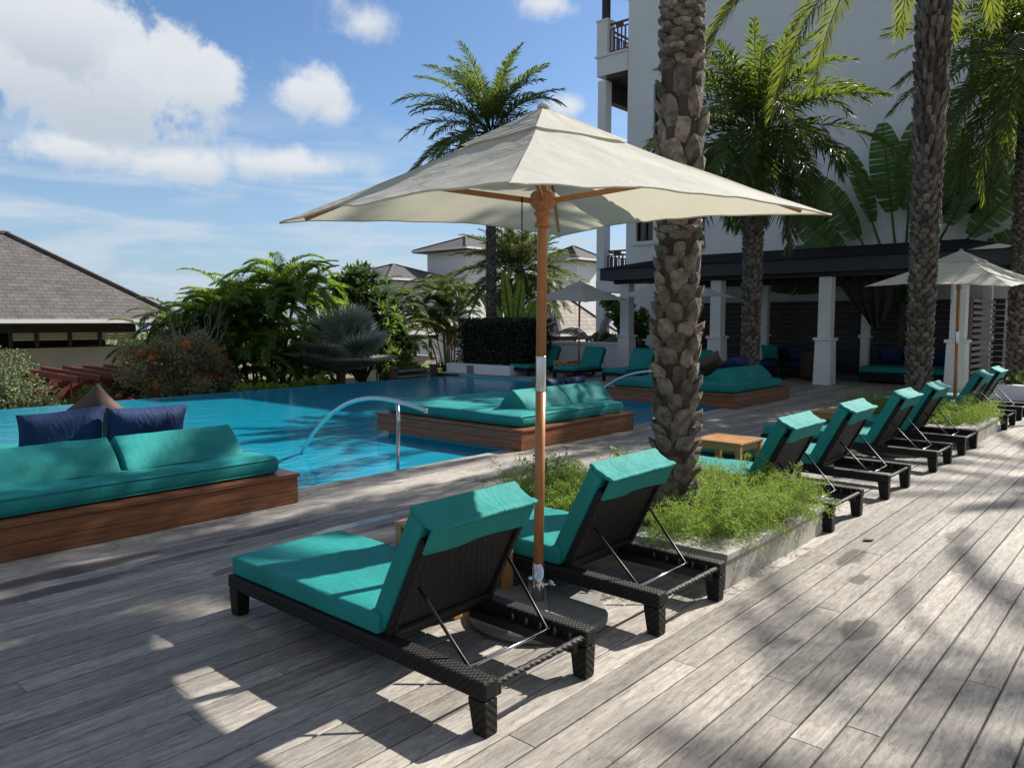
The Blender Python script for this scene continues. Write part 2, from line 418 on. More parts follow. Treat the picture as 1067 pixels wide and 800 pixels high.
    def face(s, pts, uvs=None):
        o = len(s.v); s.v.extend([tuple(p) for p in pts]); s.f.append(tuple(range(o, o + len(pts))))
        if uvs: s.uv[len(s.f) - 1] = uvs
        return s
    def build(s, name, m, parent=None, bevel=0, seg=2, smooth=False, solid=0, sub=0):
        me = bpy.data.meshes.new(name); me.from_pydata(s.v, [], s.f)
        if s.uv:
            ul = me.uv_layers.new(name='UVMap')
            for pi, uvs in s.uv.items():
                for k, li in enumerate(me.polygons[pi].loop_indices): ul.data[li].uv = uvs[k]
        return link(name, me, m, parent, bevel, seg, smooth, solid, sub)

def link(name, me, m, parent=None, bevel=0, seg=2, smooth=False, solid=0, sub=0):
    me.materials.append(m)
    if smooth:
        me.polygons.foreach_set('use_smooth', [True] * len(me.polygons))
    me.update()
    o = bpy.data.objects.new(name, me); col.objects.link(o)
    if parent is not None: o.parent = parent
    if sub:
        md = o.modifiers.new('sub', 'SUBSURF'); md.levels = sub; md.render_levels = sub
    if solid:
        md = o.modifiers.new('solid', 'SOLIDIFY'); md.thickness = solid; md.offset = 0
    if bevel:
        md = o.modifiers.new('bevel', 'BEVEL'); md.width = bevel; md.segments = seg; md.limit_method = 'ANGLE'; md.angle_limit = R(35)
    return o

def tag(o, label=None, cat=None, group=None, kind=None):
    if label: o['label'] = label
    if cat: o['category'] = cat
    if group: o['group'] = group
    if kind: o['kind'] = kind
    return o

def empty(name, loc=(0, 0, 0), rz=0, label=None, cat=None, group=None):
    o = bpy.data.objects.new(name, None); col.objects.link(o); o.location = loc; o.rotation_euler = (0, 0, rz)
    o.empty_display_size = 0.1
    return tag(o, label, cat, group)

def copy_tree(o, parent=None):
    c = o.copy(); col.objects.link(c)
    if parent is not None: c.parent = parent
    for ch in list(o.children): copy_tree(ch, c)
    return c

def place(proto, loc, rz, label, group=None):
    c = copy_tree(proto); c.location = loc; c.rotation_euler = (0, 0, rz); c['label'] = label
    if group: c['group'] = group
    return c

# ------------------------------------------------------------------ foliage (numpy)
class Leaves:
    def __init__(s): s.V = []; s.F4 = []; s.F3 = []; s.n = 0
    def strip(s, base, d, w, L, W, droop=0.0, sag=None):
        """leaf blades: base (n,3), direction d, width dir w, length L, width W -> 2 quads tapering to a tip"""
        n = len(base); L = np.broadcast_to(np.asarray(L, float), (n,))[:, None]; W = np.broadcast_to(np.asarray(W, float), (n,))[:, None]
        down = np.array([0, 0, -1.0]) * droop
        a = base; m = base + d * L * 0.5 + down * L * 0.18; t = base + d * L + down * L * 0.7
        v = np.stack([a - w * W * 0.22, a + w * W * 0.22, m + w * W * 0.5, m - w * W * 0.5, t], 1).reshape(-1, 3)
        i = np.arange(n) * 5 + s.n
        s.V.append(v); s.F4.append(np.stack([i, i + 1, i + 2, i + 3], 1)); s.F3.append(np.stack([i + 3, i + 2, i + 4], 1)); s.n += 5 * n
    def rhomb(s, c, d, w, L, W, fold=0.25):
        n = len(c); L = np.broadcast_to(np.asarray(L, float), (n,))[:, None]; W = np.broadcast_to(np.asarray(W, float), (n,))[:, None]
        nr = np.cross(d, w)
        v = np.stack([c - d * L * 0.5, c + w * W * 0.5 + nr * W * fold, c + d * L * 0.5, c - w * W * 0.5 + nr * W * fold], 1).reshape(-1, 3)
        i = np.arange(n) * 4 + s.n
        s.V.append(v); s.F3.append(np.stack([i, i + 1, i + 2], 1)); s.F3.append(np.stack([i, i + 2, i + 3], 1)); s.n += 4 * n
    def raw(s, v, q):
        s.V.append(np.asarray(v, float)); s.F4.append(np.asarray(q, int) + s.n); s.n += len(v)
    def build(s, name, m, parent=None, smooth=False):
        V = np.concatenate(s.V)
        f4 = np.concatenate(s.F4) if s.F4 else np.zeros((0, 4), int); f3 = np.concatenate(s.F3) if s.F3 else np.zeros((0, 3), int)
        me = bpy.data.meshes.new(name)
        me.vertices.add(len(V)); me.vertices.foreach_set('co', V.astype(np.float32).ravel())
        nl = f4.size + f3.size
        me.loops.add(nl); me.loops.foreach_set('vertex_index', np.concatenate([f4.ravel(), f3.ravel()]).astype(np.int32))
        me.polygons.add(len(f4) + len(f3))
        st = np.concatenate([np.arange(len(f4)) * 4, f4.size + np.arange(len(f3)) * 3]).astype(np.int32)
        me.polygons.foreach_set('loop_start', st)
        me.update(calc_edges=True); me.validate()
        return link(name, me, m, parent, smooth=smooth)

def unit(a): return a / np.maximum(np.linalg.norm(a, axis=-1, keepdims=True), 1e-9)
def rand_dirs(rng, n): return unit(rng.normal(size=(n, 3)))
def perp(d, rng):
    return unit(np.cross(d, rand_dirs(rng, len(d))))

def cloud_pts(rng, centres, radii, n, shell=0.55, flat=1.0):
    centres = np.asarray(centres, float); radii = np.asarray(radii, float)
    pr = radii ** 2; k = rng.choice(len(centres), n, p=pr / pr.sum())
    d = rand_dirs(rng, n); rr = (shell + (1 - shell) * rng.random(n)) * radii[k]
    rr *= np.where(rng.random(n) < 0.12, 1.18, 1.0)
    p = centres[k] + d * rr[:, None] * np.array([1, 1, flat])
    return p, d

def leaf_cloud(L, rng, centres, radii, n, size, width=0.5, shell=0.5, flat=0.9, up=0.4):
    p, d = cloud_pts(rng, centres, radii, n, shell, flat)
    dirs = unit(d * 0.6 + rand_dirs(rng, n) * 0.9 + np.array([0, 0, up - 0.4]))
    w = perp(dirs, rng)
    sz = size * (0.6 + 0.8 * rng.random(n))
    L.rhomb(p, dirs, w, sz, sz * width)

def frond(L, rng, base, az, el0, length, droop, nleaf=46, leaf=0.42, width=0.032, rach=0.018, vee=0.5, leafdroop=0.35, start_t=0.14, plume=0.0, power=1.25):
    K = 26; t = np.linspace(0, 1, K)
    el = el0 - droop * t ** power
    sway = 0.25 * (rng.random() - 0.5) * t
    T = np.stack([np.cos(el) * np.cos(az + sway), np.cos(el) * np.sin(az + sway), np.sin(el)], 1)
    P = np.concatenate([[[0, 0, 0]], np.cumsum((T[1:] + T[:-1]) / 2 * (length / (K - 1)), 0)]) + np.asarray(base)
    S = np.array([math.sin(az), -math.cos(az), 0.0]) + np.zeros((K, 3)); N = unit(np.cross(S, T))
    # rachis
    r = rach * (1 - 0.85 * t)[:, None]
    ring = np.stack([P + S * r, P + N * r * 0.8, P - S * r, P - N * r * 0.8], 1).reshape(-1, 3)
    q = []
    for i in range(K - 1):
        for j in range(4): q.append((i * 4 + j, i * 4 + (j + 1) % 4, i * 4 + 4 + (j + 1) % 4, i * 4 + 4 + j))
    L.raw(ring, q)
    ti = np.repeat(np.linspace(start_t, 0.995, nleaf), 2) + (rng.random(2 * nleaf) - 0.5) * 0.01
    ti = np.clip(ti, 0, 1); side = np.tile([1.0, -1.0], nleaf)[:, None]
    def at(A): 
        x = ti * (K - 1); i = np.minimum(x.astype(int), K - 2); f = (x - i)[:, None]
        return A[i] * (1 - f) + A[i + 1] * f
    b, Ti, Si, Ni = at(P), unit(at(T)), unit(at(S)), unit(at(N))
    ang = np.radians(68 - 38 * ti + rng.normal(0, 6, 2 * nleaf))[:, None]
    va = (vee + plume * rng.normal(0, 1, (2 * nleaf, 1)) + rng.normal(0, 0.10, (2 * nleaf, 1)))
    d = unit(Ti * np.cos(ang) + (Si * side * np.cos(va) + Ni * np.sin(va)) * np.sin(ang))
    w = unit(Ti - d * (Ti * d).sum(1, keepdims=True))
    prof = np.minimum(1, 0.45 + 2.2 * (ti - start_t)) * np.clip(1.12 - 0.75 * ti ** 2.2, 0.12, 1)
    L.strip(b, d, w, leaf * prof * (0.85 + 0.3 * rng.random(2 * nleaf)), width, leafdroop)

def palm_crown(name, m, parent, centre, n, length, seed, nleaf=46, leaf=0.42, width=0.032, el=(1.35, -0.55), droop=(0.9, 1.5), vee=0.45, plume=0.0, leafdroop=0.35, bias=None):
    rng = np.random.default_rng(seed); L = Leaves()
    for i in range(n):
        f = (i + 0.5) / n
        az = i * 2.39996 + rng.normal(0, 0.12)
        e0 = el[0] + (el[1] - el[0]) * f ** 1.1 + rng.normal(0, 0.07)
        dr = droop[0] + (droop[1] - droop[0]) * rng.random()
        ln = length * (0.82 + 0.28 * rng.random()) * (0.8 + 0.2 * min(1, f * 3))
        if bias: ln *= 1 + bias[1] * math.cos(az - bias[0])
        b = np.array(centre) + np.array([math.cos(az) * 0.10, math.sin(az) * 0.10, 0.25 * (1 - f)])
        frond(L, rng, b, az, e0, ln, dr, nleaf, leaf, width, rach=0.016 * length / 2.6 + 0.004, vee=vee, plume=plume, leafdroop=leafdroop)
    return L.build(name, m, parent)

def palm_trunk(parent, h, r0, r1, seed, mats=('trunk', 'boot'), zones=None, lean=(0, 0)):
    rng = random.Random(seed)
    def rad(z):
        f = max(0, min(1, z / h)); return r0 + (r1 - r0) * f
    pts = []; rs = []
    for i in range(25):
        z = h * i / 24; pts.append((lean[0] * z / h, lean[1] * z / h, z)); rs.append(rad(z) * 0.93 + (0.05 if i == 0 else 0))
    tr = MB().tube(pts, rs, 18).build('trunk', M[mats[0]], parent, smooth=True)
    mb = MB(); z = 0.02; row = 0
    while z < h - 0.05:
        sw, sh, out = zones(z) if zones else (0.15, 0.11, 0.035)
        rr = rad(z); n = max(5, int(round(2 * math.pi * rr / sw)))
        a0 = row * math.pi / n + rng.uniform(-0.12, 0.12)
        for k in range(n):
            a = a0 + 2 * math.pi * k / n + rng.uniform(-0.10, 0.10)
            w = 2 * math.pi * rr / n * rng.uniform(0.66, 1.12); hh = sh * rng.uniform(0.75, 1.45); o = out * rng.uniform(0.3, 1.6)
            zc = z + rng.uniform(-0.2, 0.2) * sh
            cx, cy = lean[0] * zc / h, lean[1] * zc / h
            base = []; face = []
            for q in range(8):
                t = 2 * math.pi * q / 8 + 0.39
                x = math.copysign(abs(math.cos(t)) ** 0.75, math.cos(t)) * w * 0.5; y = math.copysign(abs(math.sin(t)) ** 0.8, math.sin(t)) * hh * 0.5
                x *= rng.uniform(0.78, 1.15); y *= rng.uniform(0.78, 1.15)
                aa = a + x / rr
                base.append((cx + math.cos(aa) * rr * 0.9, cy + math.sin(aa) * rr * 0.9, zc + y - 0.25 * sh))
                k2 = 0.80; oo = rr + o * (0.75 + 0.55 * (y / (hh * 0.5)))
                aa = a + x * k2 / rr
                face.append((cx + math.cos(aa) * oo, cy + math.sin(aa) * oo, zc + y * k2 + 0.1 * sh))
            c = rr + o * 1.15
            cen = (cx + math.cos(a) * c, cy + math.sin(a) * c, zc + 0.05 * sh)
            vs = base + face + [cen]
            fs = [(q, (q + 1) % 8, 8 + (q + 1) % 8, 8 + q) for q in range(8)] + [(8 + q, 8 + (q + 1) % 8, 16) for q in range(8)]
            mb.add(vs, fs)
        z += sh * 0.88; row += 1
    mb.build('leaf_scars', M[mats[1]], tr)
    return tr

# ================================================================== SETTING
POOL_V0, POOL_V1, POOL_U1, POOL_U0 = 6.28, 16.2, 16.05, -6.0
WZ = -0.06

def build_deck():
    rng = random.Random(3); mb = MB(); P = 0.137; g = 0.0075; w = P - g
    def board(u0, u1, v0):
        dz = rng.uniform(-0.0016, 0.0016); dv = rng.uniform(-0.0012, 0.0012); y0 = v0 + dv; y1 = y0 + w; c = 0.004
        prof = [(y0, -0.03), (y0, dz - c), (y0 + c, dz), (y1 - c, dz), (y1, dz - c), (y1, -0.03)]
        vs = [(u0, y, z) for y, z in prof] + [(u1, y, z) for y, z in prof]
        fs = [(i, i + 1, i + 7, i + 6) for i in range(5)]
        fs += [(5, 4, 1, 0), (4, 3, 2, 1), (6, 7, 10, 11), (7, 8, 9, 10)]
        mb.add(vs, [f[::-1] for f in fs])
    k0 = -52
    for k in range(k0, 126):
        v0 = POOL_V0 - w + k * P if False else POOL_V0 - 0.001 - w + (k - 45) * P
        if v0 > 17.3: break
        if v0 < -7: continue
        ua, ub = (-4.0, 23.3) if v0 < POOL_V0 - 0.1 else (POOL_U1 + 0.0, 23.3)
        u = ua - (rng.uniform(0, 2.2) if v0 < POOL_V0 - 0.1 else 0)
        first = True
        while u < ub:
            L = rng.uniform(1.7, 4.2)
            if first and v0 >= POOL_V0 - 0.1: L = rng.uniform(0.8, 3.5)
            e = min(u + L, ub); board(u, e - 0.003, v0); u = e; first = False
    tag(mb.build('deck', M['deck']), kind='structure')
build_deck()

b = MB()
b.box(-8, 40, -12, POOL_V0 - 0.06, -2.4, -0.034); b.box(POOL_U1 + 0.06, 40, POOL_V0 - 0.06, 17.4, -2.4, -0.034)
tag(b.build('deck_substructure', M['deck_under']), kind='structure')

# pool shell: walls, floor, shallow step along the deck, far overflow wall
b = MB()
b.box(POOL_U0, POOL_U1 + 0.05, POOL_V0 - 0.055, POOL_V0 + 0.02, -1.35, -0.034)
b.box(POOL_U1 - 0.02, POOL_U1 + 0.055, POOL_V0 + 0.02, POOL_V1, -1.35, -0.034)
b.box(POOL_U0, POOL_U1 + 0.05, POOL_V1, POOL_V1 + 0.28, -2.4, WZ - 0.006)
b.box(POOL_U0 - 0.2, POOL_U0, POOL_V0, POOL_V1, -1.35, -0.034)
b.box(POOL_U0, POOL_U1, POOL_V0, POOL_V1, -1.45, -1.25)
tag(b.build('pool', M['pool']), kind='structure')
b = MB(); b.box(POOL_U0, 12.7, POOL_V0 + 0.021, POOL_V0 + 0.55, -1.24, -0.42)
tag(b.build('pool_step', M['pool_step']), kind='structure')
b = MB(); b.grid(lambda s, t: (POOL_U0 + s * (POOL_U1 - 0.022 - POOL_U0), POOL_V0 + 0.022 + t * (POOL_V1 + 0.27 - POOL_V0 - 0.02), WZ), 1, 1)
tag(b.build('water', M['water']), kind='structure')

rng0 = np.random.default_rng(5)
def ground_fn(s, t):
    a = 2 * math.pi * s; r = 0.5 + 700 * t ** 3
    x, y = 15 + r * math.cos(a), 12 + r * math.sin(a)
    return (x, y, -2.0 - 0.25 * math.sin(x * 0.11) * math.cos(y * 0.13) - (0.012 * max(0, r - 30)))
b = MB().grid(ground_fn, 72, 40)
tag(b.build('ground', M['ground'], smooth=True), kind='structure')

# ================================================================== SUN LOUNGERS (local x across, y from head end to foot, 1.92 long)
def make_lounger():
    root = empty('sun_lounger'); W = 0.74; Lg = 1.92; top = 0.225
    f = MB()
    f.box(0.0, 0.085, 0.0, Lg, top - 0.075, top); f.box(W - 0.085, W, 0.0, Lg, top - 0.075, top)
    f.box(0.086, W - 0.086, Lg - 0.08, Lg, top - 0.075, top - 0.001)
    for y in (0.66, 1.0, 1.35): f.box(0.086, W - 0.086, y, y + 0.06, top - 0.06, top - 0.012)
    fr = f.build('frame', M['wicker'], root, bevel=0.012)
    for sx in (0, 1):
        for sy in (0, 1):
            x0, x1 = (0.003, 0.082) if sx == 0 else (W - 0.082, W - 0.003)
            y0, y1 = (0.003, 0.095) if sy == 0 else (Lg - 0.095, Lg - 0.003)
            ty = (y0, y0 + 0.072) if sy == 0 else (y1 - 0.072, y1)
            MB().taper((x0 + 0.010 * (1 - sx), x1 - 0.010 * sx, ty[0], ty[1] + 0.0), (x0, x1, y0, y1), 0.0, top - 0.0765).build('leg', M['wicker'], root, bevel=0.008)
    c = MB()
    n = 26; pts = [(0.08 + (W - 0.16) * i / n, 0.02 + 0.0015 * math.sin(i * 1.9), top - 0.03 + 0.0015 * math.cos(i * 1.9)) for i in range(n + 1)]
    c.tube(pts, 0.015, 8); c.build('end_bar', M['wicker'], root, smooth=True)
    # ratchet rails with teeth, inside the side rails
    for x in (0.115, W - 0.115):
        rr = MB().box(x - 0.018, x + 0.018, 0.03, 0.68, top - 0.095, top - 0.05).build('ratchet_rail', M['dark_metal'], root, bevel=0.003)
        for k in range(5):
            y = 0.05 + 0.085 * k
            MB().add([(x - 0.006, y, top - 0.051), (x - 0.006, y + 0.03, top - 0.051), (x - 0.006, y + 0.018, top - 0.012),
                      (x + 0.006, y, top - 0.051), (x + 0.006, y + 0.03, top - 0.051), (x + 0.006, y + 0.018, top - 0.012)],
                     [(0, 1, 2), (5, 4, 3), (0, 3, 4, 1), (1, 4, 5, 2), (2, 5, 3, 0)]).build('ratchet_tooth', M['dark_metal'], rr)
    # reclined back: hinge at y=.64, leaning towards y=0
    ang = R(63); hinge = Vector((0, 0.634, top + 0.03))
    ax = Vector((0, -math.cos(ang), math.sin(ang))); nz = Vector((0, math.sin(ang), math.cos(ang)))  # along the back, and its front normal
    mtx = Matrix((Vector((1, 0, 0)), ax, nz)).transposed().to_4x4()
    def bm(x, a, n):
        m = mtx.copy(); m.translation = hinge + Vector((x, 0, 0)) + ax * a + nz * n; return m
    LB = 0.54
    pb = MB().box(-W / 2 + 0.05, W / 2 - 0.05, -LB / 2, LB / 2, -0.014, 0.014, bm(W / 2, LB / 2 - 0.04, -0.012))
    back = pb.build('backrest', M['wicker_grey'], root, bevel=0.006)
    e = MB()
    for x in (0.060, W - 0.060): e.bar(hinge + Vector((x, 0, 0)) + ax * -0.05 + nz * -0.022, hinge + Vector((x, 0, 0)) + ax * (LB - 0.05) + nz * -0.022, 0.032, 0.042, up=nz)
    for a in (0.0, LB - 0.08): e.bar(hinge + Vector((0.06, 0, 0)) + ax * a + nz * -0.03, hinge + Vector((W - 0.06, 0, 0)) + ax * a + nz * -0.03, 0.03, 0.03, up=nz)
    e.build('back_frame', M['wicker'], back, bevel=0.006)
    # props and cross rod
    for x, nm in ((0.085, 0), (W - 0.085, 1)):
        p0 = hinge + Vector((x, 0, 0)) + ax * 0.27 + nz * -0.055; p1 = Vector((0.115 if nm == 0 else W - 0.115, 0.20, top - 0.025))
        MB().tube([p0, p1, p1 + Vector((0.03 if nm == 0 else -0.03, -0.012, -0.012))], 0.0075, 8).build('prop', M['dark_metal'], root, smooth=True)
    MB().tube([(0.10, 0.19, top - 0.03), (W - 0.10, 0.19, top - 0.03)], 0.0075, 8).build('prop_rod', M['steel'], root, smooth=True)
    # cushions
    rs = random.Random(11)
    def wob(amp, fx=3.0):
        def fn(p):
            k = mnoise.noise(Vector((p.x * fx, p.y * fx, p.z * fx + 3.1)))
            return p + Vector((0, 0, amp * k))
        return fn
    m0 = Matrix.Translation((W / 2, 1.275, top + 0.052))
    seat = MB().rbox(W / 2 - 0.012, 0.625, 0.052, 0.022, 10, 14, 2, wob(0.007), m0).build('seat_cushion', M['teal'], root, smooth=True)
    m1 = bm(W / 2, LB / 2 - 0.0, 0.056)
    bc = MB().rbox(W / 2 - 0.040, LB / 2 + 0.03, 0.052, 0.022, 10, 10, 2, wob(0.008), m1).build('back_cushion', M['teal'], root, smooth=True)
    pp = MB()
    for z in (top + 0.012, top + 0.094):
        x0, x1, y0, y1 = 0.020, W - 0.020, 0.660, 1.890
        ring = [(x0 + .02, y0, z), (x1 - .02, y0, z), (x1, y0 + .02, z), (x1, y1 - .02, z), (x1 - .02, y1, z), (x0 + .02, y1, z), (x0, y1 - .02, z), (x0, y0 + .02, z), (x0 + .02, y0, z)]
        pp.tube(ring, 0.0042, 6, False)
    pp.build('piping', M['teal_hood'], seat, smooth=True)
    # hood of the same canvas pulled over the top of the back, its hem hanging behind
    def hood(p):
        q = p.copy(); k = max(0, -p.y) / 0.058
        q.z += (0.004 * math.sin(p.x * 13 + 0.6) + 0.006 * mnoise.noise(Vector((p.x * 9, p.y * 9, 1.7)))) * min(1, k)
        q.y += 0.003 * math.sin(p.x * 7.0 + 1.0) * k + 0.006 * mnoise.noise(Vector((p.x * 4, 2.0, 1.7)))
        return q
    m2 = bm(W / 2, LB - 0.030, -0.048)
    MB().rbox(W / 2 - 0.042, 0.058, 0.008, 0.006, 22, 8, 1, hood, m2).build('head_hood', M['teal_hood'], bc, smooth=True)
    def crest(p):
        return p + Vector((0, 0.010 * mnoise.noise(Vector((p.x * 7, p.z * 11, 5.0))) + (0.008 if abs(p.z) > 0.05 else 0), 0))
    m3 = bm(W / 2, LB + 0.036, 0.022)
    MB().rbox(W / 2 - 0.038, 0.012, 0.086, 0.010, 20, 2, 8, crest, m3).build('hood_top', M['teal_hood'], bc, smooth=True)
    return root
lounger = make_lounger()
LG = 'black wicker sun loungers with teal cushions along the deck'
tag(lounger, 'black wicker lounger alone beside the big cream parasol, its whole teal seat on show', 'sun lounger', LG)
lounger.location = (2.03, 1.93, 0)
for (u, lab) in ((3.30, 'wicker lounger between the parasol pole and the planter of the thick palm trunk'),
                 (5.83, 'wicker lounger just behind the first fern planter, touching its stone wall'),
                 (7.25, 'wicker lounger second behind the first fern planter, past the small table'),
                 (8.90, 'wicker lounger third behind the first fern planter, its feet in full sun'),
                 (10.25, 'wicker lounger pushed against the near side of the second fern planter'),
                 (13.04, 'wicker lounger just beyond the second fern planter, nearer of the two there'),
                 (14.42, 'wicker lounger at the far end of the deck row, last of them all')):
    place(lounger, (u, 1.93 + random.uniform(-.015, .02), 0), random.uniform(-.008, .008), lab)
LG2 = 'sun loungers on the shaded terrace at the pool end'
for (v, lab) in ((13.95, 'shaded teal lounger beside the clipped hedge at the pool end'),
                 (12.35, 'shaded teal lounger with raised back in front of the low white wall'),
                 (10.72, 'shaded teal lounger behind the wedge cushions, left of the small far table and white column'),
                 (9.05, 'shaded teal lounger mostly hidden behind the thick palm trunk')):
    place(lounger, (18.45, v, 0), R(90), lab, LG2)

# ================================================================== SIDE TABLES
def make_table():
    root = empty('side_table'); S = 0.49; H = 0.455; a = S / 2
    t = MB()
    for k in range(6):
        x = -a + 0.002 + k * (S / 6); t.box(x, x + S / 6 - 0.005, -a, a, H - 0.022, H)
    t.build('table_top', M['teak'], root, bevel=0.003)
    for sx in (-1, 1):
        for sy in (-1, 1):
            x, y = sx * (a - 0.032), sy * (a - 0.032)
            MB().box(x - 0.026, x + 0.026, y - 0.026, y + 0.026, 0, H - 0.023).build('leg', M['teak'], root, bevel=0.004)
    ap = MB()
    for s in (-1, 1):
        ap.box(-a + 0.059, a - 0.059, s * (a - 0.032) - 0.011, s * (a - 0.032) + 0.011, H - 0.085, H - 0.023)
        ap.box(s * (a - 0.032) - 0.011, s * (a - 0.032) + 0.011, -a + 0.059, a - 0.059, H - 0.085, H - 0.023)
    ap.build('apron', M['teak'], root, bevel=0.003)
    st = MB()
    for s in (-1, 1): st.box(s * (a - 0.032) - 0.012, s * (a - 0.032) + 0.012, -a + 0.059, a - 0.059, 0.10, 0.145)
    st.box(-a + 0.045, a - 0.045, -0.02, 0.02, 0.105, 0.14)
    st.build('stretcher', M['teak'], root, bevel=0.003)
    return root
table = make_table(); TG = 'small teak side tables between loungers'
tag(table, 'small teak side table behind the big parasol pole, between the two nearest loungers', 'side table', TG); table.location = (3.02, 3.10, 0)
for (u, v, lab) in ((6.92, 3.30, 'sunlit teak side table beside the thick palm trunk and fern planter'),
                    (9.92, 3.30, 'teak side table half hidden behind the tilted backs of the further loungers'),
                    (17.2, 13.15, 'teak side table between the shaded loungers near the hedge'),
                    (16.9, 9.88, 'teak side table in shade beside the thick palm trunk, behind the pool rail')):
    place(table, (u, v, 0), random.uniform(-.03, .03), lab)

# ================================================================== PARASOLS
def make_umbrella():
    root = empty('parasol')
    top = Vector((0.09, 0.04, 2.72)); C = Vector((0.085, 0.038, 0))
    D = 1.47; zr = 2.135
    tilt = Matrix.Rotation(R(2.6), 4, Vector((math.cos(R(304.4)), math.sin(R(304.4)), 0)))   # dips a little towards the near corner
    piv = Vector((C.x, C.y, zr))
    def T(p): return piv + (tilt @ (Vector(p) - piv))
    cor = [Vector((C.x + D * math.cos(R(a)), C.y + D * math.sin(R(a)), zr)) for a in (34.4, 124.4, 214.4, 304.4)]
    apex = Vector((C.x, C.y, zr + 0.56))
    def panel(k, s0, s1, lift, amp, ns, nt):
        A, B = cor[k], cor[(k + 1) % 4]; mid = (A + B) / 2; inw = (Vector((C.x, C.y, 0)) - mid); inw.z = 0; inw.normalize()
        def fn(t, q):
            s = s0 + (s1 - s0) * q
            E = A.lerp(B, t); p = apex.lerp(E, s); m = 4 * t * (1 - t)
            p = p + inw * (0.060 * m * s ** 3) + Vector((0, 0, 0.045 * m * s ** 3 - 0.028 * m * math.sin(math.pi * s)))
            p.z += lift - 0.02 * math.sin(math.pi * s) * (1 - m)
            w = mnoise.noise(Vector((p.x * 2.6, p.y * 2.6, k * 3.3))) + 0.5 * mnoise.noise(Vector((p.x * 6, p.y * 6, k * 5.1)))
            w += 0.8 * math.sin((t * 9 + s * 3.2) + k) * mnoise.noise(Vector((t * 3, s * 2, k + 9.0)))
            p.z += amp * w * (0.35 + 0.65 * m)
            return T(p)
        return fn
    cv = MB()
    for k in range(4): cv.grid(panel(k, 0.10, 1.0, 0.0, 0.017, 26, 26), 26, 26)
    canopy = cv.build('canopy', M['canvas'], root, smooth=True)
    cv = MB()
    for k in range(4): cv.grid(panel(k, 0.0, 0.30, 0.016, 0.008, 14, 8), 14, 8)
    cv.build('vent', M['canvas'], canopy, smooth=True)
    # hem: a doubled edge
    hm = MB()
    for k in range(4):
        fn = panel(k, 0.10, 1.0, 0.0, 0.017, 26, 26)
        pts = [Vector(fn(i / 26, 1.0)) for i in range(27)]
        hm.tube(pts, 0.005, 6)
    hm.build('hem', M['canvas'], canopy, smooth=True)
    MB().lathe([(0.001, 0.0), (0.034, -0.004), (0.030, 0.010), (0.014, 0.02), (0.002, 0.026)], T(apex + Vector((0, 0, 0.012))), 14).build('finial', M['canvas'], canopy, smooth=True)
    hub = Vector((top.x, top.y, 0)) * 0.92
    # pole in two lengths joined by a steel sleeve
    def pl(z): return Vector((top.x * z / 2.72, top.y * z / 2.72, z))
    MB().tube([pl(0.27), pl(1.22)], 0.0275, 20).build('pole', M['pole'], root, smooth=True)
    MB().tube([pl(1.40), pl(2.60)], 0.0275, 20).build('pole', M['pole'], root, smooth=True)
    MB().tube([pl(1.215), pl(1.22), pl(1.40), pl(1.405)], [0.0282, 0.0288, 0.0288, 0.0282], 20).build('pole_sleeve', M['steel'], root, smooth=True)
    h = pl(2.17)
    MB().lathe([(0.026, -0.085), (0.046, -0.08), (0.046, -0.068), (0.034, -0.045), (0.036, -0.028), (0.048, -0.012), (0.05, -0.004), (0.036, 0.006), (0.052, 0.018),
                (0.068, 0.04), (0.070, 0.055), (0.066, 0.058), (0.070, 0.062), (0.066, 0.09), (0.05, 0.105), (0.026, 0.108)], h, 26).build('runner_hub', M['pole'], root, smooth=True)
    MB().lathe([(0.026, -0.04), (0.055, -0.03), (0.06, 0.0), (0.045, 0.03), (0.02, 0.035)], pl(2.57), 22).build('top_hub', M['pole'], root, smooth=True)
    for k in range(4):
        a = T(apex.lerp(cor[k], 0.05) + Vector((0, 0, -0.062))); e = T(apex.lerp(cor[k], 0.90) + Vector((0, 0, -0.036)))
        rb = MB().bar(a, e, 0.020, 0.024).build('rib', M['pole'], root, bevel=0.003)
        m = a.lerp(e, 0.56) + Vector((0, 0, -0.015)); d = (cor[k] - piv).normalized()
        s0 = h + Vector((d.x * 0.06, d.y * 0.06, 0.058))
        MB().bar(s0, m, 0.02, 0.028).build('strut', M['pole'], rb, bevel=0.003)
    # peg chain
    ch = MB(); x0 = h + Vector((-0.075, 0.082, 0.07))
    for i in range(22):
        c0 = x0 + Vector((0, 0, -0.0145 * i)); a = (i % 2) * math.pi / 2
        ch.tube([c0 + Vector((math.cos(a) * 0.005 * math.cos(t), math.sin(a) * 0.005 * math.cos(t), 0.0095 * math.sin(t))) for t in [2 * math.pi * j / 8 for j in range(9)]], 0.0016, 5, False)
    c0 = x0 + Vector((0, 0, -0.32)); ch.tube([c0, c0 + Vector((0, 0, -0.07))], 0.004, 6)
    ch.build('peg_chain', M['dark_metal'], root, smooth=True)
    # stand: steel tube with a clamp knob on a round stone slab under a raised rib
    MB().tube([(0, 0, 0.06), pl(0.285)], 0.0325, 20).build('stand_tube', M['steel'], root, smooth=True)
    kb = MB().tube([(0.028, -0.01, 0.16), (0.075, -0.025, 0.16)], 0.008, 8); kb.tube([(0.072, -0.024, 0.16), (0.095, -0.032, 0.16)], 0.02, 10)
    MB().tube([(-0.028, 0.012, 0.21), (-0.055, 0.02, 0.21)], 0.012, 8).build('clamp_bolt', M['steel'], root, smooth=True)
    kb.build('clamp_knob', M['steel'], root, smooth=True)
    bs = MB().lathe([(0.01, 0.0), (0.36, 0.0), (0.375, 0.012), (0.375, 0.042), (0.362, 0.052), (0.01, 0.060)], (-0.02, -0.02, 0.0), 48).build('base', M['granite'], root, smooth=False)
    rb2 = MB()
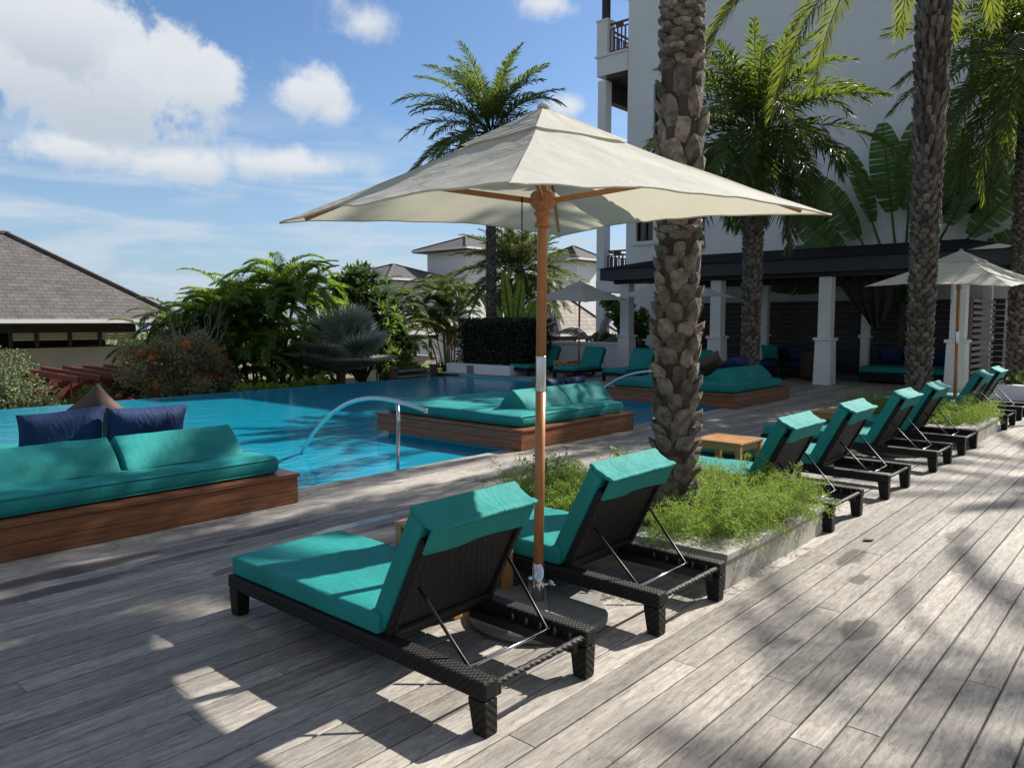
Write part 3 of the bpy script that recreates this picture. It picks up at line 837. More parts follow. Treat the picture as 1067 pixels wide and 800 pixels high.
    rb2.taper((-0.06, 0.06, -0.40, 0.40), (-0.045, 0.045, -0.36, 0.36), 0.058, 0.085, Matrix.Rotation(R(-50), 4, 'Z')); 
    rb2.build('base_rib', M['granite'], bs, bevel=0.01)
    return root
umb = make_umbrella(); UG = 'cream canvas parasols on wooden poles'
tag(umb, 'big open cream parasol with wooden pole between the two nearest loungers', 'parasol', UG); umb.location = (3.14, 2.58, 0)
for (u, v, rz, lab) in ((14.05, 2.8, 3, 'open cream parasol before the cabana, over the last loungers past the second palm trunk'),
                        (17.9, 13.2, 8, 'small looking pale parasol far off in shade above the low white wall'),
                        (16.9, 9.62, -8, 'pale parasol in shade mostly hidden behind the thick palm trunk')):
    place(umb, (u, v, 0), R(rz), lab)

def make_stand():
    root = empty('parasol_stand')
    MB().lathe([(0.01, 0.0), (0.36, 0.0), (0.375, 0.012), (0.375, 0.042), (0.362, 0.052), (0.01, 0.060)], (0, 0, 0), 40).build('base', M['granite'], root)
    t = MB().lathe([(0.026, 0.055), (0.0305, 0.055), (0.0305, 0.36), (0.034, 0.362), (0.034, 0.378), (0.026, 0.38), (0.024, 0.36), (0.024, 0.06)], (0, 0, 0), 20).build('stand_tube', M['steel'], root, smooth=True)
    kb = MB().tube([(0.028, 0, 0.28), (0.07, 0, 0.28)], 0.008, 8); kb.tube([(0.066, 0, 0.28), (0.09, 0, 0.28)], 0.02, 10)
    kb.build('clamp_knob', M['steel'], root, smooth=True)
    return root
std = make_stand(); SG = 'empty parasol stands'
tag(std, 'empty steel parasol stand between the two loungers behind the first fern planter', 'parasol stand', SG); std.location = (6.92, 2.62, 0)
place(std, (9.93, 2.62, 0), 0.6, 'empty steel parasol stand between the two loungers before the second fern planter')

# ================================================================== DAYBEDS
def make_daybed():
    root = empty('daybed'); W, D, H = 2.51, 2.78, 0.262
    p = MB()
    for s in (0, 1):
        y = -0.0 if s == 0 else D - 0.03
        for k in range(2): p.box(0.03, W - 0.03, y, y + 0.03, 0.004 + k * 0.112, 0.112 + k * 0.112)
        x = 0 if s == 0 else W - 0.03
        for k in range(2): p.box(x, x + 0.03, 0.0, D, 0.004 + k * 0.112, 0.1115 + k * 0.112)
    pf = p.build('platform', M['daybed'], root, bevel=0.002)
    t = MB()
    n = 19; w = (D + 0.03) / n
    for k in range(n): t.box(-0.015, W + 0.015, -0.015 + k * w, -0.015 + (k + 1) * w - 0.004, H - 0.032, H)
    t.build('top_boards', M['daybed'], pf, bevel=0.003)
    b = MB(); b.box(0.12, W - 0.12, 0.32, D - 0.12, -1.24, 0.0); b.build('plinth', M['pool'], root)
    def wob(p):
        e = min(1, (W / 2 - 0.11 - abs(p.x)) / 0.3) * min(1, (D / 2 - 0.11 - abs(p.y)) / 0.3)
        return p + Vector((0, 0, (0.012 * e + 0.014 * mnoise.noise(Vector((p.x * 2.2, p.y * 2.2, 4.0)))) * (1 if p.z > 0 else 0)))
    mm = Matrix.Translation((W / 2, D / 2, H + 0.075))
    ms = MB().rbox(W / 2 - 0.10, D / 2 - 0.10, 0.075, 0.055, 22, 22, 2, wob, mm).build('mattress', M['teal'], root, smooth=True)
    pp = MB(); a, c = W / 2 - 0.112, D / 2 - 0.112
    for z in (H + 0.022, H + 0.132):
        pts = [(W / 2 - a, D / 2 - c + 0.03, z), (W / 2 + a, D / 2 - c + 0.03, z)]
        pp.tube([(W / 2 - a + 0.03, D / 2 - c - 0.008, z), (W / 2 + a - 0.03, D / 2 - c - 0.008, z)], 0.0045, 6)
        pp.tube([(W / 2 - a - 0.008, D / 2 - c + 0.03, z), (W / 2 - a - 0.008, D / 2 + c - 0.03, z)], 0.0045, 6)
    pp.build('piping', M['teal_hood'], ms, smooth=True)
    return root
daybed = make_daybed(); DG = 'wooden daybeds with teal mattresses at the pool edge'
tag(daybed, 'dark wooden daybed cut by the left frame edge, in shade beside the pool', 'daybed', DG); daybed.location = (1.23, 5.80, 0)
place(daybed, (7.02, 6.03, 0), 0, 'sunlit wooden daybed jutting over the pool behind the parasol pole')
place(daybed, (12.88, 6.05, 0), 0, 'wooden daybed in shade behind the thick palm trunk, before the white columns')

def make_wedge(w=0.98, d=0.52, h=0.25):
    """a bolster with a triangular section, its sides a little swollen"""
    N, K = 16, 24
    sec = [(-d / 2, 0.0), (d / 2, 0.0), (0.02, h)]
    ring = []
    for i in range(3):
        a, b_ = Vector((*sec[i], 0)), Vector((*sec[(i + 1) % 3], 0)); nrm = Vector((b_.y - a.y, a.x - b_.x, 0)).normalized()
        for j in range(8):
            t = j / 8; q = a.lerp(b_, t) + nrm * (0.014 * math.sin(math.pi * t)); ring.append((q.x, q.y))
    vs = []; fs = []; k = len(ring)
    for i in range(N + 1):
        x = -w / 2 + w * i / N
        for (y, z) in ring:
            wv = 0.006 * mnoise.noise(Vector((x * 6, y * 6, z * 6)))
            vs.append((x + 0.01 * math.sin(z * 9) * (1 if i in (0, N) else 0), y + wv, z + wv))
    for i in range(N):
        for j in range(k):
            fs.append((i * k + j, i * k + (j + 1) % k, (i + 1) * k + (j + 1) % k, (i + 1) * k + j))
    fs.append(tuple(range(k - 1, -1, -1))); fs.append(tuple(N * k + j for j in range(k)))
    return MB().add(vs, [f[::-1] for f in fs])
wedge = make_wedge().build('wedge_cushion', M['teal'], None, bevel=0.012, smooth=True)
WG = 'teal wedge back cushions on the daybeds'
def setw(o, u, v, z, rz, lab):
    o.location = (u, v, z); o.rotation_euler = (0, 0, R(rz)); tag(o, lab, 'wedge cushion', WG)
MZ = 0.262 + 0.158
setw(wedge, 8.12, 6.72, MZ, 0.5, 'sunlit teal wedge cushion behind the parasol pole, nearer half of its pair')
def dup(o): 
    c = o.copy(); col.objects.link(c); return c
setw(dup(wedge), 9.12, 6.72, MZ, -0.7, 'sunlit teal wedge cushion with navy pillows behind it, further half of its pair')
setw(dup(wedge), 1.92, 6.42, MZ, 0.4, 'teal wedge cushion cut by the left frame edge, under the navy pillow')
setw(dup(wedge), 2.95, 6.42, MZ, -1.2, 'creased teal wedge cushion at the open end of the left daybed')
setw(dup(wedge), 14.0, 6.70, MZ, 2, 'shaded teal wedge cushion on the far daybed, half behind the thick trunk')
setw(dup(wedge), 14.98, 6.70, MZ, -1, 'shaded teal wedge cushion on the far daybed under the dark navy pillow')

def make_pillow(w=0.72, h=0.42, t=0.11, seed=1, wr=0.016):
    mb = MB(); n = 20
    for sg in (1, -1):
        def fn(a, b_):
            s, r_ = 2 * a - 1, 2 * b_ - 1
            s = math.copysign(abs(s) ** 0.8, s); r_ = math.copysign(abs(r_) ** 0.8, r_)
            x = w / 2 * s * (1 - 0.07 * (1 - r_ * r_)); z = h / 2 * r_ * (1 - 0.10 * (1 - s * s))
            th = t * max(0, (1 - s ** 4) * (1 - r_ ** 4)) ** 0.55
            th += wr * mnoise.noise(Vector((x * 8 + seed, z * 3, sg * 2))) * min(1, 4 * (1 - abs(s))) * min(1, 4 * (1 - abs(r_)))
            return (x, sg * th, z)
        mb.grid(fn, n, n, flip=(sg > 0))
    o = mb.build('pillow', M['navy'], None, smooth=True)
    bm = bmesh.new(); bm.from_mesh(o.data); bmesh.ops.remove_doubles(bm, verts=bm.verts, dist=1e-4); bm.to_mesh(o.data); bm.free()
    return o
pil = make_pillow(); PG = 'navy scatter pillows on the daybeds'
def setp(o, u, v, z, tiltx, rz, lab, roll=0, scale=1.0):
    o.location = (u, v, z); o.rotation_euler = (R(tiltx), R(roll), R(rz)); o.scale = (scale,) * 3; tag(o, lab, 'pillow', PG)
setp(pil, 2.36, 7.25, MZ + 0.21, 14, 3, 'navy pillow with creased top, left of its pair by the brown pillow', -2)
setp(dup(pil), 3.02, 7.12, MZ + 0.20, 16, -3, 'navy pillow with a pointed upper corner, right of its pair by the brown pillow', 1)
setp(dup(pil), 8.98, 7.10, MZ + 0.17, 22, 4, 'small blue pillow behind the sunlit wedge cushions, beside the parasol pole', 3, 0.72)
setp(dup(pil), 9.42, 7.06, MZ + 0.17, 20, -4, 'small blue pillow at the outer end of the sunlit wedge cushions', -3, 0.72)
setp(dup(pil), 14.75, 6.95, MZ + 0.28, 62, 2, 'dark navy pillow lying on the shaded far daybed wedge', 0, 1.0)
bp = make_pillow(0.52, 0.52, 0.11, 4, 0.012); bp.name = 'corner_pillow'; bp.data.materials[0] = M['brown_fabric']
def setb(o, u, v, z, e, lab, sc_=1.0):
    o.location = (u, v, z); o.rotation_euler = tuple(R(a) for a in e); o.scale = (sc_,) * 3; tag(o, lab, 'pillow', 'brown square pillows standing on a corner')
setb(bp, 2.82, 7.75, MZ + 0.24, (24, 45, 4), 'brown pillow standing on its corner behind the two navy pillows')
setb(dup(bp), 8.80, 7.24, MZ + 0.17, (38, 32, 20), 'dark brown pillow tipped against the sunlit wedges, half behind the parasol pole', 0.72)
setb(dup(bp), 14.1, 7.15, MZ + 0.30, (50, 30, 10), 'dark brown pillow slumped on the shaded far daybed beside the navy one')

# ================================================================== POOL GRAB RAILS
def make_rail():
    root = empty('grab_rail')
    ctrl = [(-0.40, 0.655), (-0.10, 0.705), (0.28, 0.735), (0.62, 0.715), (0.98, 0.625), (1.34, 0.445), (1.66, 0.21), (1.92, -0.06), (2.2, -0.42)]
    pts = []
    for i in range(len(ctrl) - 1):
        p0 = ctrl[max(i - 1, 0)]; p1 = ctrl[i]; p2 = ctrl[i + 1]; p3 = ctrl[min(i + 2, len(ctrl) - 1)]
        for k in range(6):
            t = k / 6
            f = lambda a, b, c, d: 0.5 * ((2 * b) + (-a + c) * t + (2 * a - 5 * b + 4 * c - d) * t * t + (-a + 3 * b - 3 * c + d) * t ** 3)
            pts.append((0, f(p0[0], p1[0], p2[0], p3[0]), f(p0[1], p1[1], p2[1], p3[1])))
    pts.append((0, *ctrl[-1]))
    MB().tube(pts, 0.0245, 14).build('rail', M['steel'], root, smooth=True)
    MB().tube([(0, 0.07, 0.695), (0, 0.05, 0.5), (-0.0, 0.07, 0.2), (0, 0.09, -0.42)], 0.021, 14).build('post', M['steel'], root, smooth=True)
    return root
gr = make_rail(); RG = 'curved steel pool grab rails'
tag(gr, 'curved steel grab rail dipping into the pool between the two nearer daybeds', 'grab rail', RG); gr.location = (5.35, 6.29, 0)
place(gr, (11.2, 6.29, 0), 0, 'curved steel grab rail beyond the sunlit daybed, end hidden by the palm trunk')

# ================================================================== PLANTERS
def planter(u0, u1, v0, v1, h, lab, group, m='stone', wall=0.22):
    root = empty('planter', ((u0 + u1) / 2, (v0 + v1) / 2, 0), 0, lab, 'planter', group)
    a, c = (u1 - u0) / 2, (v1 - v0) / 2
    w = MB()
    w.box(-a + 0.012, a - 0.012, -c + 0.012, -c + wall, 0.0, h - 0.045); w.box(-a + 0.012, a - 0.012, c - wall, c - 0.012, 0.0, h - 0.045)
    w.box(-a + 0.012, -a + wall, -c + wall, c - wall, 0.0, h - 0.045); w.box(a - wall, a - 0.012, -c + wall, c - wall, 0.0, h - 0.045)
    w.build('wall', M[m], root)
    k = MB()
    for (x0, x1, y0, y1) in ((-a, a, -c, -c + wall + .02), (-a, a, c - wall - .02, c), (-a, -a + wall + .02, -c + wall + .023, c - wall - .023), (a - wall - .02, a, -c + wall + .023, c - wall - .023)):
        k.box(x0, x1, y0, y1, h - 0.044, h)
    k.build('coping', M[m], root, bevel=0.006)
    s = MB().grid(lambda p, q: (-a + wall - 0.01 + p * 2 * (a - wall + 0.01), -c + wall - 0.01 + q * 2 * (c - wall + 0.01), h - 0.07 + 0.035 * mnoise.noise(Vector((p * 7, q * 9, u0)))), 14, 14)
    s.build('soil', M['soil'], root, smooth=True)
    return root
PLG = 'low stone planters holding a palm and ferns'
planter(4.17, 5.79, 1.98, 3.95, 0.215, 'low stone planter round the thick palm trunk, overflowing with sunlit fern', PLG)
planter(11.08, 12.78, 1.98, 3.85, 0.215, 'low stone planter at the second palm trunk, fern spilling towards the deck', PLG)
planter(18.0, 20.2, 2.0, 3.05, 0.30, 'low pale planter wall at the far end of the deck before the dark hedge', 'pale planters of the terrace', 'white')

def fern_bed(name, u0, u1, v0, v1, z, n, seed, hmax=0.42, keep=None):
    """a bed of asparagus fern: plumes of very many hair-fine leaves, no plant to be told from the next"""
    rng = np.random.default_rng(seed); L = Leaves()
    for i in range(n):
        x, y = u0 + (u1 - u0) * rng.random(), v0 + (v1 - v0) * rng.random()
        if keep and not keep(x, y): continue
        edge = min(x - u0, u1 - x, y - v0, v1 - y)
        az = rng.random() * 2 * math.pi
        if edge < 0.2:
            dx, dy = x - (u0 + u1) / 2, y - (v0 + v1) / 2
            k = np.argmin([x - u0, u1 - x, y - v0, v1 - y]); az = [math.pi, 0, -math.pi / 2, math.pi / 2][k] + rng.normal(0, 0.7)
        ln = hmax * (0.75 + 0.65 * rng.random()); el = math.radians(35 + 50 * rng.random())
        K = 9; t = np.linspace(0, 1, K); e = el - 1.25 * t ** 1.4 * (0.5 + rng.random())
        T = np.stack([np.cos(e) * math.cos(az), np.cos(e) * math.sin(az), np.sin(e)], 1)
        P = np.cumsum(T * ln / K, 0) + np.array([x, y, z])
        m = 105; ti = rng.random(m) ** 0.8 * (K - 1.01); ii = ti.astype(int); f = (ti - ii)[:, None]
        b = P[ii] * (1 - f) + P[np.minimum(ii + 1, K - 1)] * f + rng.normal(0, 0.016, (m, 3))
        d = unit(T[ii] * 0.5 + rand_dirs(rng, m)); w = perp(d, rng)
        L.strip(b, d, w, (0.018 + 0.034 * rng.random(m)), 0.0042, 0.2)
    return tag(L.build(name, M['fern']), kind='stuff')
o = fern_bed('fern_ground_cover', 4.36, 5.64, 2.14, 3.84, 0.17, 1500, 21, 0.34, lambda x, y: (x - 4.74) ** 2 + (y - 2.66) ** 2 > 0.05 and not (x > 5.2 and y > 3.2) and not (x < 4.6 and y < 3.2 and y > 2.6))
tag(o, 'feathery light green fern filling the planter round the thick palm', 'ground cover')
o = fern_bed('fern_ground_cover', 11.32, 12.6, 2.15, 3.65, 0.17, 480, 22, 0.42, lambda x, y: (x - 11.75) ** 2 + (y - 2.8) ** 2 > 0.06)
tag(o, 'feathery green fern filling the planter at the second palm trunk', 'ground cover')
o = fern_bed('dark_ground_cover', 18.3, 20.0, 2.2, 2.9, 0.25, 200, 23, 0.4); tag(o, 'dark leafy planting in the pale planter at the deck end', 'ground cover'); o.data.materials[0] = M['dark']

# weeds with little leaves standing over the fern behind the second lounger
def weed(name, base, h, n, seed, m, lab, grp=None, size=0.035, spread=0.25):
    rng = np.random.default_rng(seed); root = empty(name, base, 0, lab, 'plant', grp); L = Leaves(); st = MB()
    for i in range(n):
        a = rng.random() * 6.283; s = spread * rng.random(); hh = h * (0.6 + 0.4 * rng.random())
        pts = [Vector((0.25 * s * math.cos(a), 0.25 * s * math.sin(a), 0)).lerp(Vector((s * math.cos(a), s * math.sin(a), hh)), q / 5) + Vector((rng.normal(0, .012), rng.normal(0, .012), 0)) for q in range(6)]
        st.tube(pts, [0.004 - 0.0005 * q for q in range(6)], 5)
        k = 16; t = 0.25 + 0.75 * rng.random(k); p = np.array([list(pts[0].lerp(pts[5], x)) for x in t]) + rng.normal(0, 0.03, (k, 3))
        d = rand_dirs(rng, k); L.rhomb(p, d, perp(d, rng), size * (0.6 + 0.8 * rng.random(k)), size * 0.6)
    st.build('stem', M['twig'], root); L.build('foliage', M[m], root)
    return root
weed('leggy_plant', (4.55, 3.70, 0.16), 0.46, 12, 31, 'pale', 'leggy pale weed standing up behind the second lounger back')
weed('leggy_plant', (5.25, 3.45, 0.16), 0.50, 5, 32, 'fern', 'thin light green sprig beside the thick trunk above the second lounger back', None, 0.05, 0.12)

# ================================================================== PALMS IN THE DECK
def zones_big(z):
    if z < 1.95: return (0.15, 0.115, 0.024)
    if z < 2.30: return (0.24, 0.05, 0.014)
    if z < 2.50: return (0.18, 0.11, 0.028)
    if z < 3.12: return (0.18, 0.15, 0.024)
    return (0.13, 0.042, 0.011)
def palm(name, loc, h, r0, r1, seed, lab, grp, zones, mats, nf, flen, nleaf, leaf, width, m='palm', lean=(0, 0), **kw):
    root = empty(name, loc, 0, lab, 'palm tree', grp)
    palm_trunk(root, h, r0, r1, seed, mats, zones, lean)
    palm_crown('crown', M[m], root, (lean[0], lean[1], h - 0.1), nf, flen, seed, nleaf, leaf, width, **kw)
    return root
PAG = 'date palms on the pool deck'
palm('date_palm', (4.74, 2.66, 0.12), 7.2, 0.148, 0.138, 41, 'thick scaly palm trunk in the first planter, rising past the parasol out of view', PAG, zones_big, ('trunk', 'boot'), 34, 2.6, 44, 0.42, 0.034)
def z2(z): return (0.115, 0.075, 0.016) if z < 3.6 else (0.09, 0.14, 0.026)
palm('date_palm', (11.72, 2.80, 0.12), 7.3, 0.150, 0.215, 42, 'tall grey palm trunk in the second planter with golden fronds hanging at the top', PAG, z2, ('trunk', 'boot_grey'), 46, 3.1, 76, 0.46, 0.030, m='palm_gold', el=(1.25, -0.15), droop=(0.9, 1.5), leafdroop=0.45, bias=(R(95), 0.40))
def z3(z): return (0.14, 0.08, 0.02)
palm('date_palm', (15.92, 7.14, 0.0), 5.6, 0.18, 0.22, 43, 'palm with full dark crown in front of the cabana, behind the shaded daybed', PAG, z3, ('trunk', 'boot_grey'), 74, 2.6, 64, 0.50, 0.036, el=(1.45, -0.75), droop=(0.8, 1.5), leafdroop=0.55, plume=0.35)
palm('date_palm', (17.25, 16.05, 0.25), 6.95, 0.15, 0.14, 44, 'slim palm with dark feathery crown against the sky, rising behind the clipped hedge', PAG, z3, ('trunk', 'boot_grey'), 62, 2.85, 70, 0.46, 0.036, el=(1.5, -0.55), droop=(0.8, 1.4), leafdroop=0.45, plume=0.3)
palm('date_palm', (18.9, 2.66, 0.25), 6.6, 0.20, 0.22, 45, 'palm at the right frame edge beside the cabana, with a heavy dark crown', PAG, z3, ('trunk', 'boot_grey'), 70, 3.1, 64, 0.50, 0.036, el=(1.4, -0.85), droop=(0.8, 1.5), leafdroop=0.55, plume=0.35)
# two more palms of the row stand outside the photo to the right; their crowns throw the dappled shade on the near boards
palm('date_palm', (15.4, -3.7, 0.0), 9.0, 0.18, 0.20, 46, 'palm outside the view to the right whose crown shades the near boards', PAG, z2, ('trunk', 'boot_grey'), 34, 2.9, 40, 0.42, 0.036)
palm('date_palm', (21.6, -2.9, 0.0), 9.0, 0.18, 0.20, 47, 'palm outside the view to the right whose crown shades the middle of the deck', PAG, z2, ('trunk', 'boot_grey'), 34, 2.9, 40, 0.42, 0.036)

# ================================================================== BUILDINGS
def wall_plane(name, m, parent, org, ax, up, W, H, holes, depth=0.18, thick=0.3):
    """a rendered wall with real openings: org = lower corner, ax = along, up = Z; holes (a0,a1,z0,z1); reveals run inwards"""
    org, ax = Vector(org), Vector(ax).normalized(); up = Vector((0, 0, 1)); inn = up.cross(ax)  # inwards
    A = sorted({0, W, *[h[0] for h in holes], *[h[1] for h in holes]}); Z = sorted({0, H, *[h[2] for h in holes], *[h[3] for h in holes]})
    mb = MB(); P = lambda a, z, d=0: org + ax * a + up * z + inn * d
    for i in range(len(A) - 1):
        for j in range(len(Z) - 1):
            ca, cz = (A[i] + A[i + 1]) / 2, (Z[j] + Z[j + 1]) / 2
            if any(h[0] < ca < h[1] and h[2] < cz < h[3] for h in holes): continue
            mb.face([P(A[i], Z[j]), P(A[i + 1], Z[j]), P(A[i + 1], Z[j + 1]), P(A[i], Z[j + 1])])
    for (a0, a1, z0, z1) in holes:
        mb.face([P(a0, z0), P(a0, z1), P(a0, z1, depth), P(a0, z0, depth)][::-1]); mb.face([P(a1, z0), P(a1, z1), P(a1, z1, depth), P(a1, z0, depth)])
        mb.face([P(a0, z0), P(a1, z0), P(a1, z0, depth), P(a0, z0, depth)][::-1]); mb.face([P(a0, z1), P(a1, z1), P(a1, z1, depth), P(a0, z1, depth)])
    mb.face([P(0, 0), P(0, H), P(0, H, thick), P(0, 0, thick)]); mb.face([P(W, 0), P(W, H), P(W, H, thick), P(W, 0, thick)][::-1]); mb.face([P(0, H), P(W, H), P(W, H, thick), P(0, H, thick)][::-1])
    return mb.build(name, m, parent), P, inn
def window(parent, P, h, depth=0.18, mull=1, sill=True, sillm='white', glass='glass'):
    a0, a1, z0, z1 = h; f = MB(); w = 0.06
    def bb(aa, ab, za, zb, d0, d1):
        v = [P(a, z, d) for d in (d0, d1) for (a, z) in ((aa, za), (ab, za), (ab, zb), (aa, zb))]
        return v, [(0, 1, 2, 3), (7, 6, 5, 4), (0, 4, 5, 1), (1, 5, 6, 2), (2, 6, 7, 3), (3, 7, 4, 0)]
    for q in ((a0, a0 + w, z0, z1), (a1 - w, a1, z0, z1), (a0 + w, a1 - w, z0, z0 + w), (a0 + w, a1 - w, z1 - w, z1)): f.add(*bb(*q, depth - 0.07, depth + 0.02))
    for k in range(1, mull + 1):
        c = a0 + (a1 - a0) * k / (mull + 1); f.add(*bb(c - 0.03, c + 0.03, z0 + w, z1 - w, depth - 0.065, depth + 0.02))
    fr = f.build('window', M['frame'], parent)
    MB().add(*bb(a0 + 0.01, a1 - 0.01, z0 + 0.01, z1 - 0.01, depth - 0.01, depth + 0.01)).build('pane', M[glass], fr)
    if sill: MB().add(*bb(a0 - 0.12, a1 + 0.12, z0 - 0.13, z0 - 0.003, -0.07, 0.05)).build('sill', M[sillm], fr)
    return fr

def rail_panel(parent, a, b_, z0, h, m='rail_wood', n=None, name='railing'):
    a, b_ = Vector(a), Vector(b_); L = (b_ - a).length; mb = MB(); u = Vector((0, 0, 1))
    mb.bar(a + u * (z0 + h), b_ + u * (z0 + h), 0.07, 0.06); mb.bar(a + u * (z0 + h - 0.16), b_ + u * (z0 + h - 0.16), 0.04, 0.04); mb.bar(a + u * (z0 + 0.1), b_ + u * (z0 + 0.1), 0.04, 0.05)
    n = n or int(L / 0.15)
    for i in range(n + 1):
        p = a.lerp(b_, i / n); t = 0.022
        mb.box(p.x - t, p.x + t, p.y - t, p.y + t, z0 + 0.125, z0 + h - 0.18)
    p = a.lerp(b_, 0.5); mb.bar(p - (b_ - a).normalized() * 0.15 + u * (z0 + h - 0.085), p + (b_ - a).normalized() * 0.15 + u * (z0 + h - 0.085), 0.05, 0.1)
    return mb.build(name, M[m], parent)

FU = 23.6
hotel = empty('hotel_building', (FU, 9, 0), 0, 'large white hotel building with dark windows and a corner terrace behind the palms', 'building')
def sub(o): o.matrix_parent_inverse = hotel.matrix_basis.inverted(); return o
hotel_loc = Vector(hotel.location); 
# children are modelled in the building's own axes: x from the facade inwards, y along it
off = -hotel_loc
VE = 2.4
SEG = ((11.0, 15.35, 13.25), (7.2, 11.0, 12.05), (VE, 7.2, 10.95))     # unseen roof line, stepped to trim the hotel's shadow, (y from, y to, height)
OPEN = ((8.25, 9.60, 4.40, 5.35), (4.0, 5.25, 4.40, 6.1), (14.25, 14.95, 4.35, 5.9), (13.0, 14.3, 7.75, 9.65), (3.3, 4.76, 7.5, 9.05), (12.9, 13.9, 11.45, 12.7))
for (ya, yb, hh) in SEG:
    hs = [(yb - o1, yb - o0, z0, z1) for (o0, o1, z0, z1) in OPEN if ya < o0 and o1 < yb]
    fw, P, inn = wall_plane('facade_wall', M['white'], hotel, Vector((FU, yb, 0)) + off, (0, -1, 0), (0, 0, 1), yb - ya, hh, hs, 0.18)
    for h in hs: window(hotel, P, h)
    b = MB(); b.box(FU + 0.31, FU + 9, ya + 0.003, yb - 0.003, 0, hh - 0.01); b.v = [tuple(Vector(p) + off) for p in b.v]; b.build('wall', M['white'], hotel)
    b = MB(); b.box(FU - 0.12, FU + 9.2, ya, yb - 0.002, hh + 0.002, hh + 0.18); b.v = [tuple(Vector(p) + off) for p in b.v]; b.build('roof', M['white_paint'], hotel)
# corner terrace stack
def hb(name, m, *boxes, parent=None, bevel=0):
    mb = MB()
    for q in boxes: mb.box(*q)
    mb.v = [tuple(Vector(p) + off) for p in mb.v]
    return mb.build(name, M[m], parent or hotel, bevel=bevel)
hb('terrace_column', 'white', (FU - 0.02, FU + 0.36, 16.28, 16.62, 3.05, 10.2), (FU - 0.02, FU + 0.36, 16.28, 16.62, 0, 2.45))
hb('terrace_slab', 'white', (FU - 0.05, FU + 5, 15.36, 16.65, 10.35, 11.0)); hb('terrace_slab', 'white', (FU - 0.03, FU + 5, 15.36, 16.63, 2.6, 3.04))
hb('terrace_coping', 'white_paint', (FU - 0.10, FU + 0.5, 15.36, 16.72, 11.001, 11.07))
hb('terrace_parapet', 'white', (FU - 0.06, FU + 0.38, 16.2, 16.66, 11.07, 12.25))
hb('parapet_cap', 'white_paint', (FU - 0.09, FU + 0.41, 16.17, 16.69, 12.251, 12.31))
hb('terrace_soffit_beam', 'dark_wood', (FU + 0.36, FU + 5, 16.3, 16.6, 9.5, 10.34), (FU + 0.37, FU + 5, 15.4, 16.29, 10.2, 10.34), (FU + 0.02, FU + 0.35, 15.37, 16.27, 10.22, 10.34))
hb('roof_post', 'dark_wood', (FU + 0.05, FU + 0.27, 16.3, 16.52, 12.311, 15.4))
hb('pergola_rafter', 'dark_wood', *[(FU - 0.2 + 0.32 * k, FU - 0.1 + 0.32 * k, 14.9, 16.9, 13.75, 13.95) for k in range(14)], (FU - 0.1, FU + 4.4, 15.2, 15.35, 13.55, 13.749))
for (z, hh) in ((11.07, 1.05), (3.04, 1.05)):
    r_ = rail_panel(hotel, Vector((FU + 0.12, 16.2, 0)) + off, Vector((FU + 0.12, 15.4, 0)) + off, z, hh)
    r2 = rail_panel(hotel, Vector((FU + 0.4, 16.5, 0)) + off, Vector((FU + 4.6, 16.5, 0)) + off, z, hh)

# ---------------------------------------------------------------- the dark cabana in front of it
cab = empty('cabana', (19.3, 8.2, 0), 0, 'long dark roofed cabana with white square columns along the hotel wall', 'pergola')
off = -Vector(cab.location)
def cb(name, m, *boxes, parent=None, bevel=0):
    mb = MB()
    for q in boxes: mb.box(*q)
    mb.v = [tuple(Vector(p) + off) for p in mb.v]
    return mb.build(name, M[m], parent or cab, bevel=bevel)
for v in (3.85, 6.73, 9.61, 12.5):
    c = MB(); c.box(19.17, 19.47, v - 0.15, v + 0.15, 1.16, 2.64); c.taper((19.11, 19.53, v - 0.21, v + 0.21), (19.13, 19.51, v - 0.19, v + 0.19), 0, 1.09)
    c.box(19.09, 19.55, v - 0.23, v + 0.23, 1.091, 1.159)
    c.v = [tuple(Vector(p) + off) for p in c.v]; c.build('column', M['white_paint'], cab, bevel=0.008)
    c = MB(); c.box(22.32, 22.52, v - 0.10, v + 0.10, 0.0, 2.62); c.box(22.27, 22.57, v - 0.15, v + 0.15, 1.10, 1.17)
    c.v = [tuple(Vector(p) + off) for p in c.v]; c.build('rear_column', M['white_paint'], cab, bevel=0.006)
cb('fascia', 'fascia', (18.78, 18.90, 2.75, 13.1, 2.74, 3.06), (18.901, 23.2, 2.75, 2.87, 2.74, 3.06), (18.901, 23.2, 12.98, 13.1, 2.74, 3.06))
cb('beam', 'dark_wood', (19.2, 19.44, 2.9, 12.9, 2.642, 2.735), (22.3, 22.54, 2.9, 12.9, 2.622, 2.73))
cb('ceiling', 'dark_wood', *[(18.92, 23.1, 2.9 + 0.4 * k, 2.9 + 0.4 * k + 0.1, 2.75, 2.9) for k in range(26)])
rf = MB()
A_ = [(18.70, 2.65, 3.07), (18.70, 13.2, 3.07), (23.35, 13.2, 3.07), (23.35, 2.65, 3.07)]; B_ = [(22.6, 4.4, 3.66), (22.6, 12.6, 3.66), (23.35, 12.6, 3.66), (23.35, 4.4, 3.66)]
rf.add([Vector(p) + off for p in A_ + B_], [(0, 1, 2, 3), (0, 4, 5, 1), (1, 5, 6, 2), (2, 6, 7, 3), (3, 7, 4, 0), (7, 6, 5, 4)])
rf.build('roof', mat('black_roof_felt', (0.011, 0.012, 0.015), rough=0.95, spec=0.1), cab)
def slats(name, p0, ax, W, z0, z1, pitch, th, m, lab, cat):
    root = empty(name, p0, math.atan2(ax[1], ax[0]), lab, cat); mb = MB(); z = z0
    while z < z1: mb.box(0, W, -0.015, 0.015, z, z + th); z += pitch
    mb.build('slat_panel', M[m], root)
    for k in range(int(W / 2.8) + 1):
        x = min(W - 0.04, k * 2.85); MB().box(x, x + 0.08, 0.016, 0.09, 0, z1 + 0.05).build('post', M[m], root)
    return root
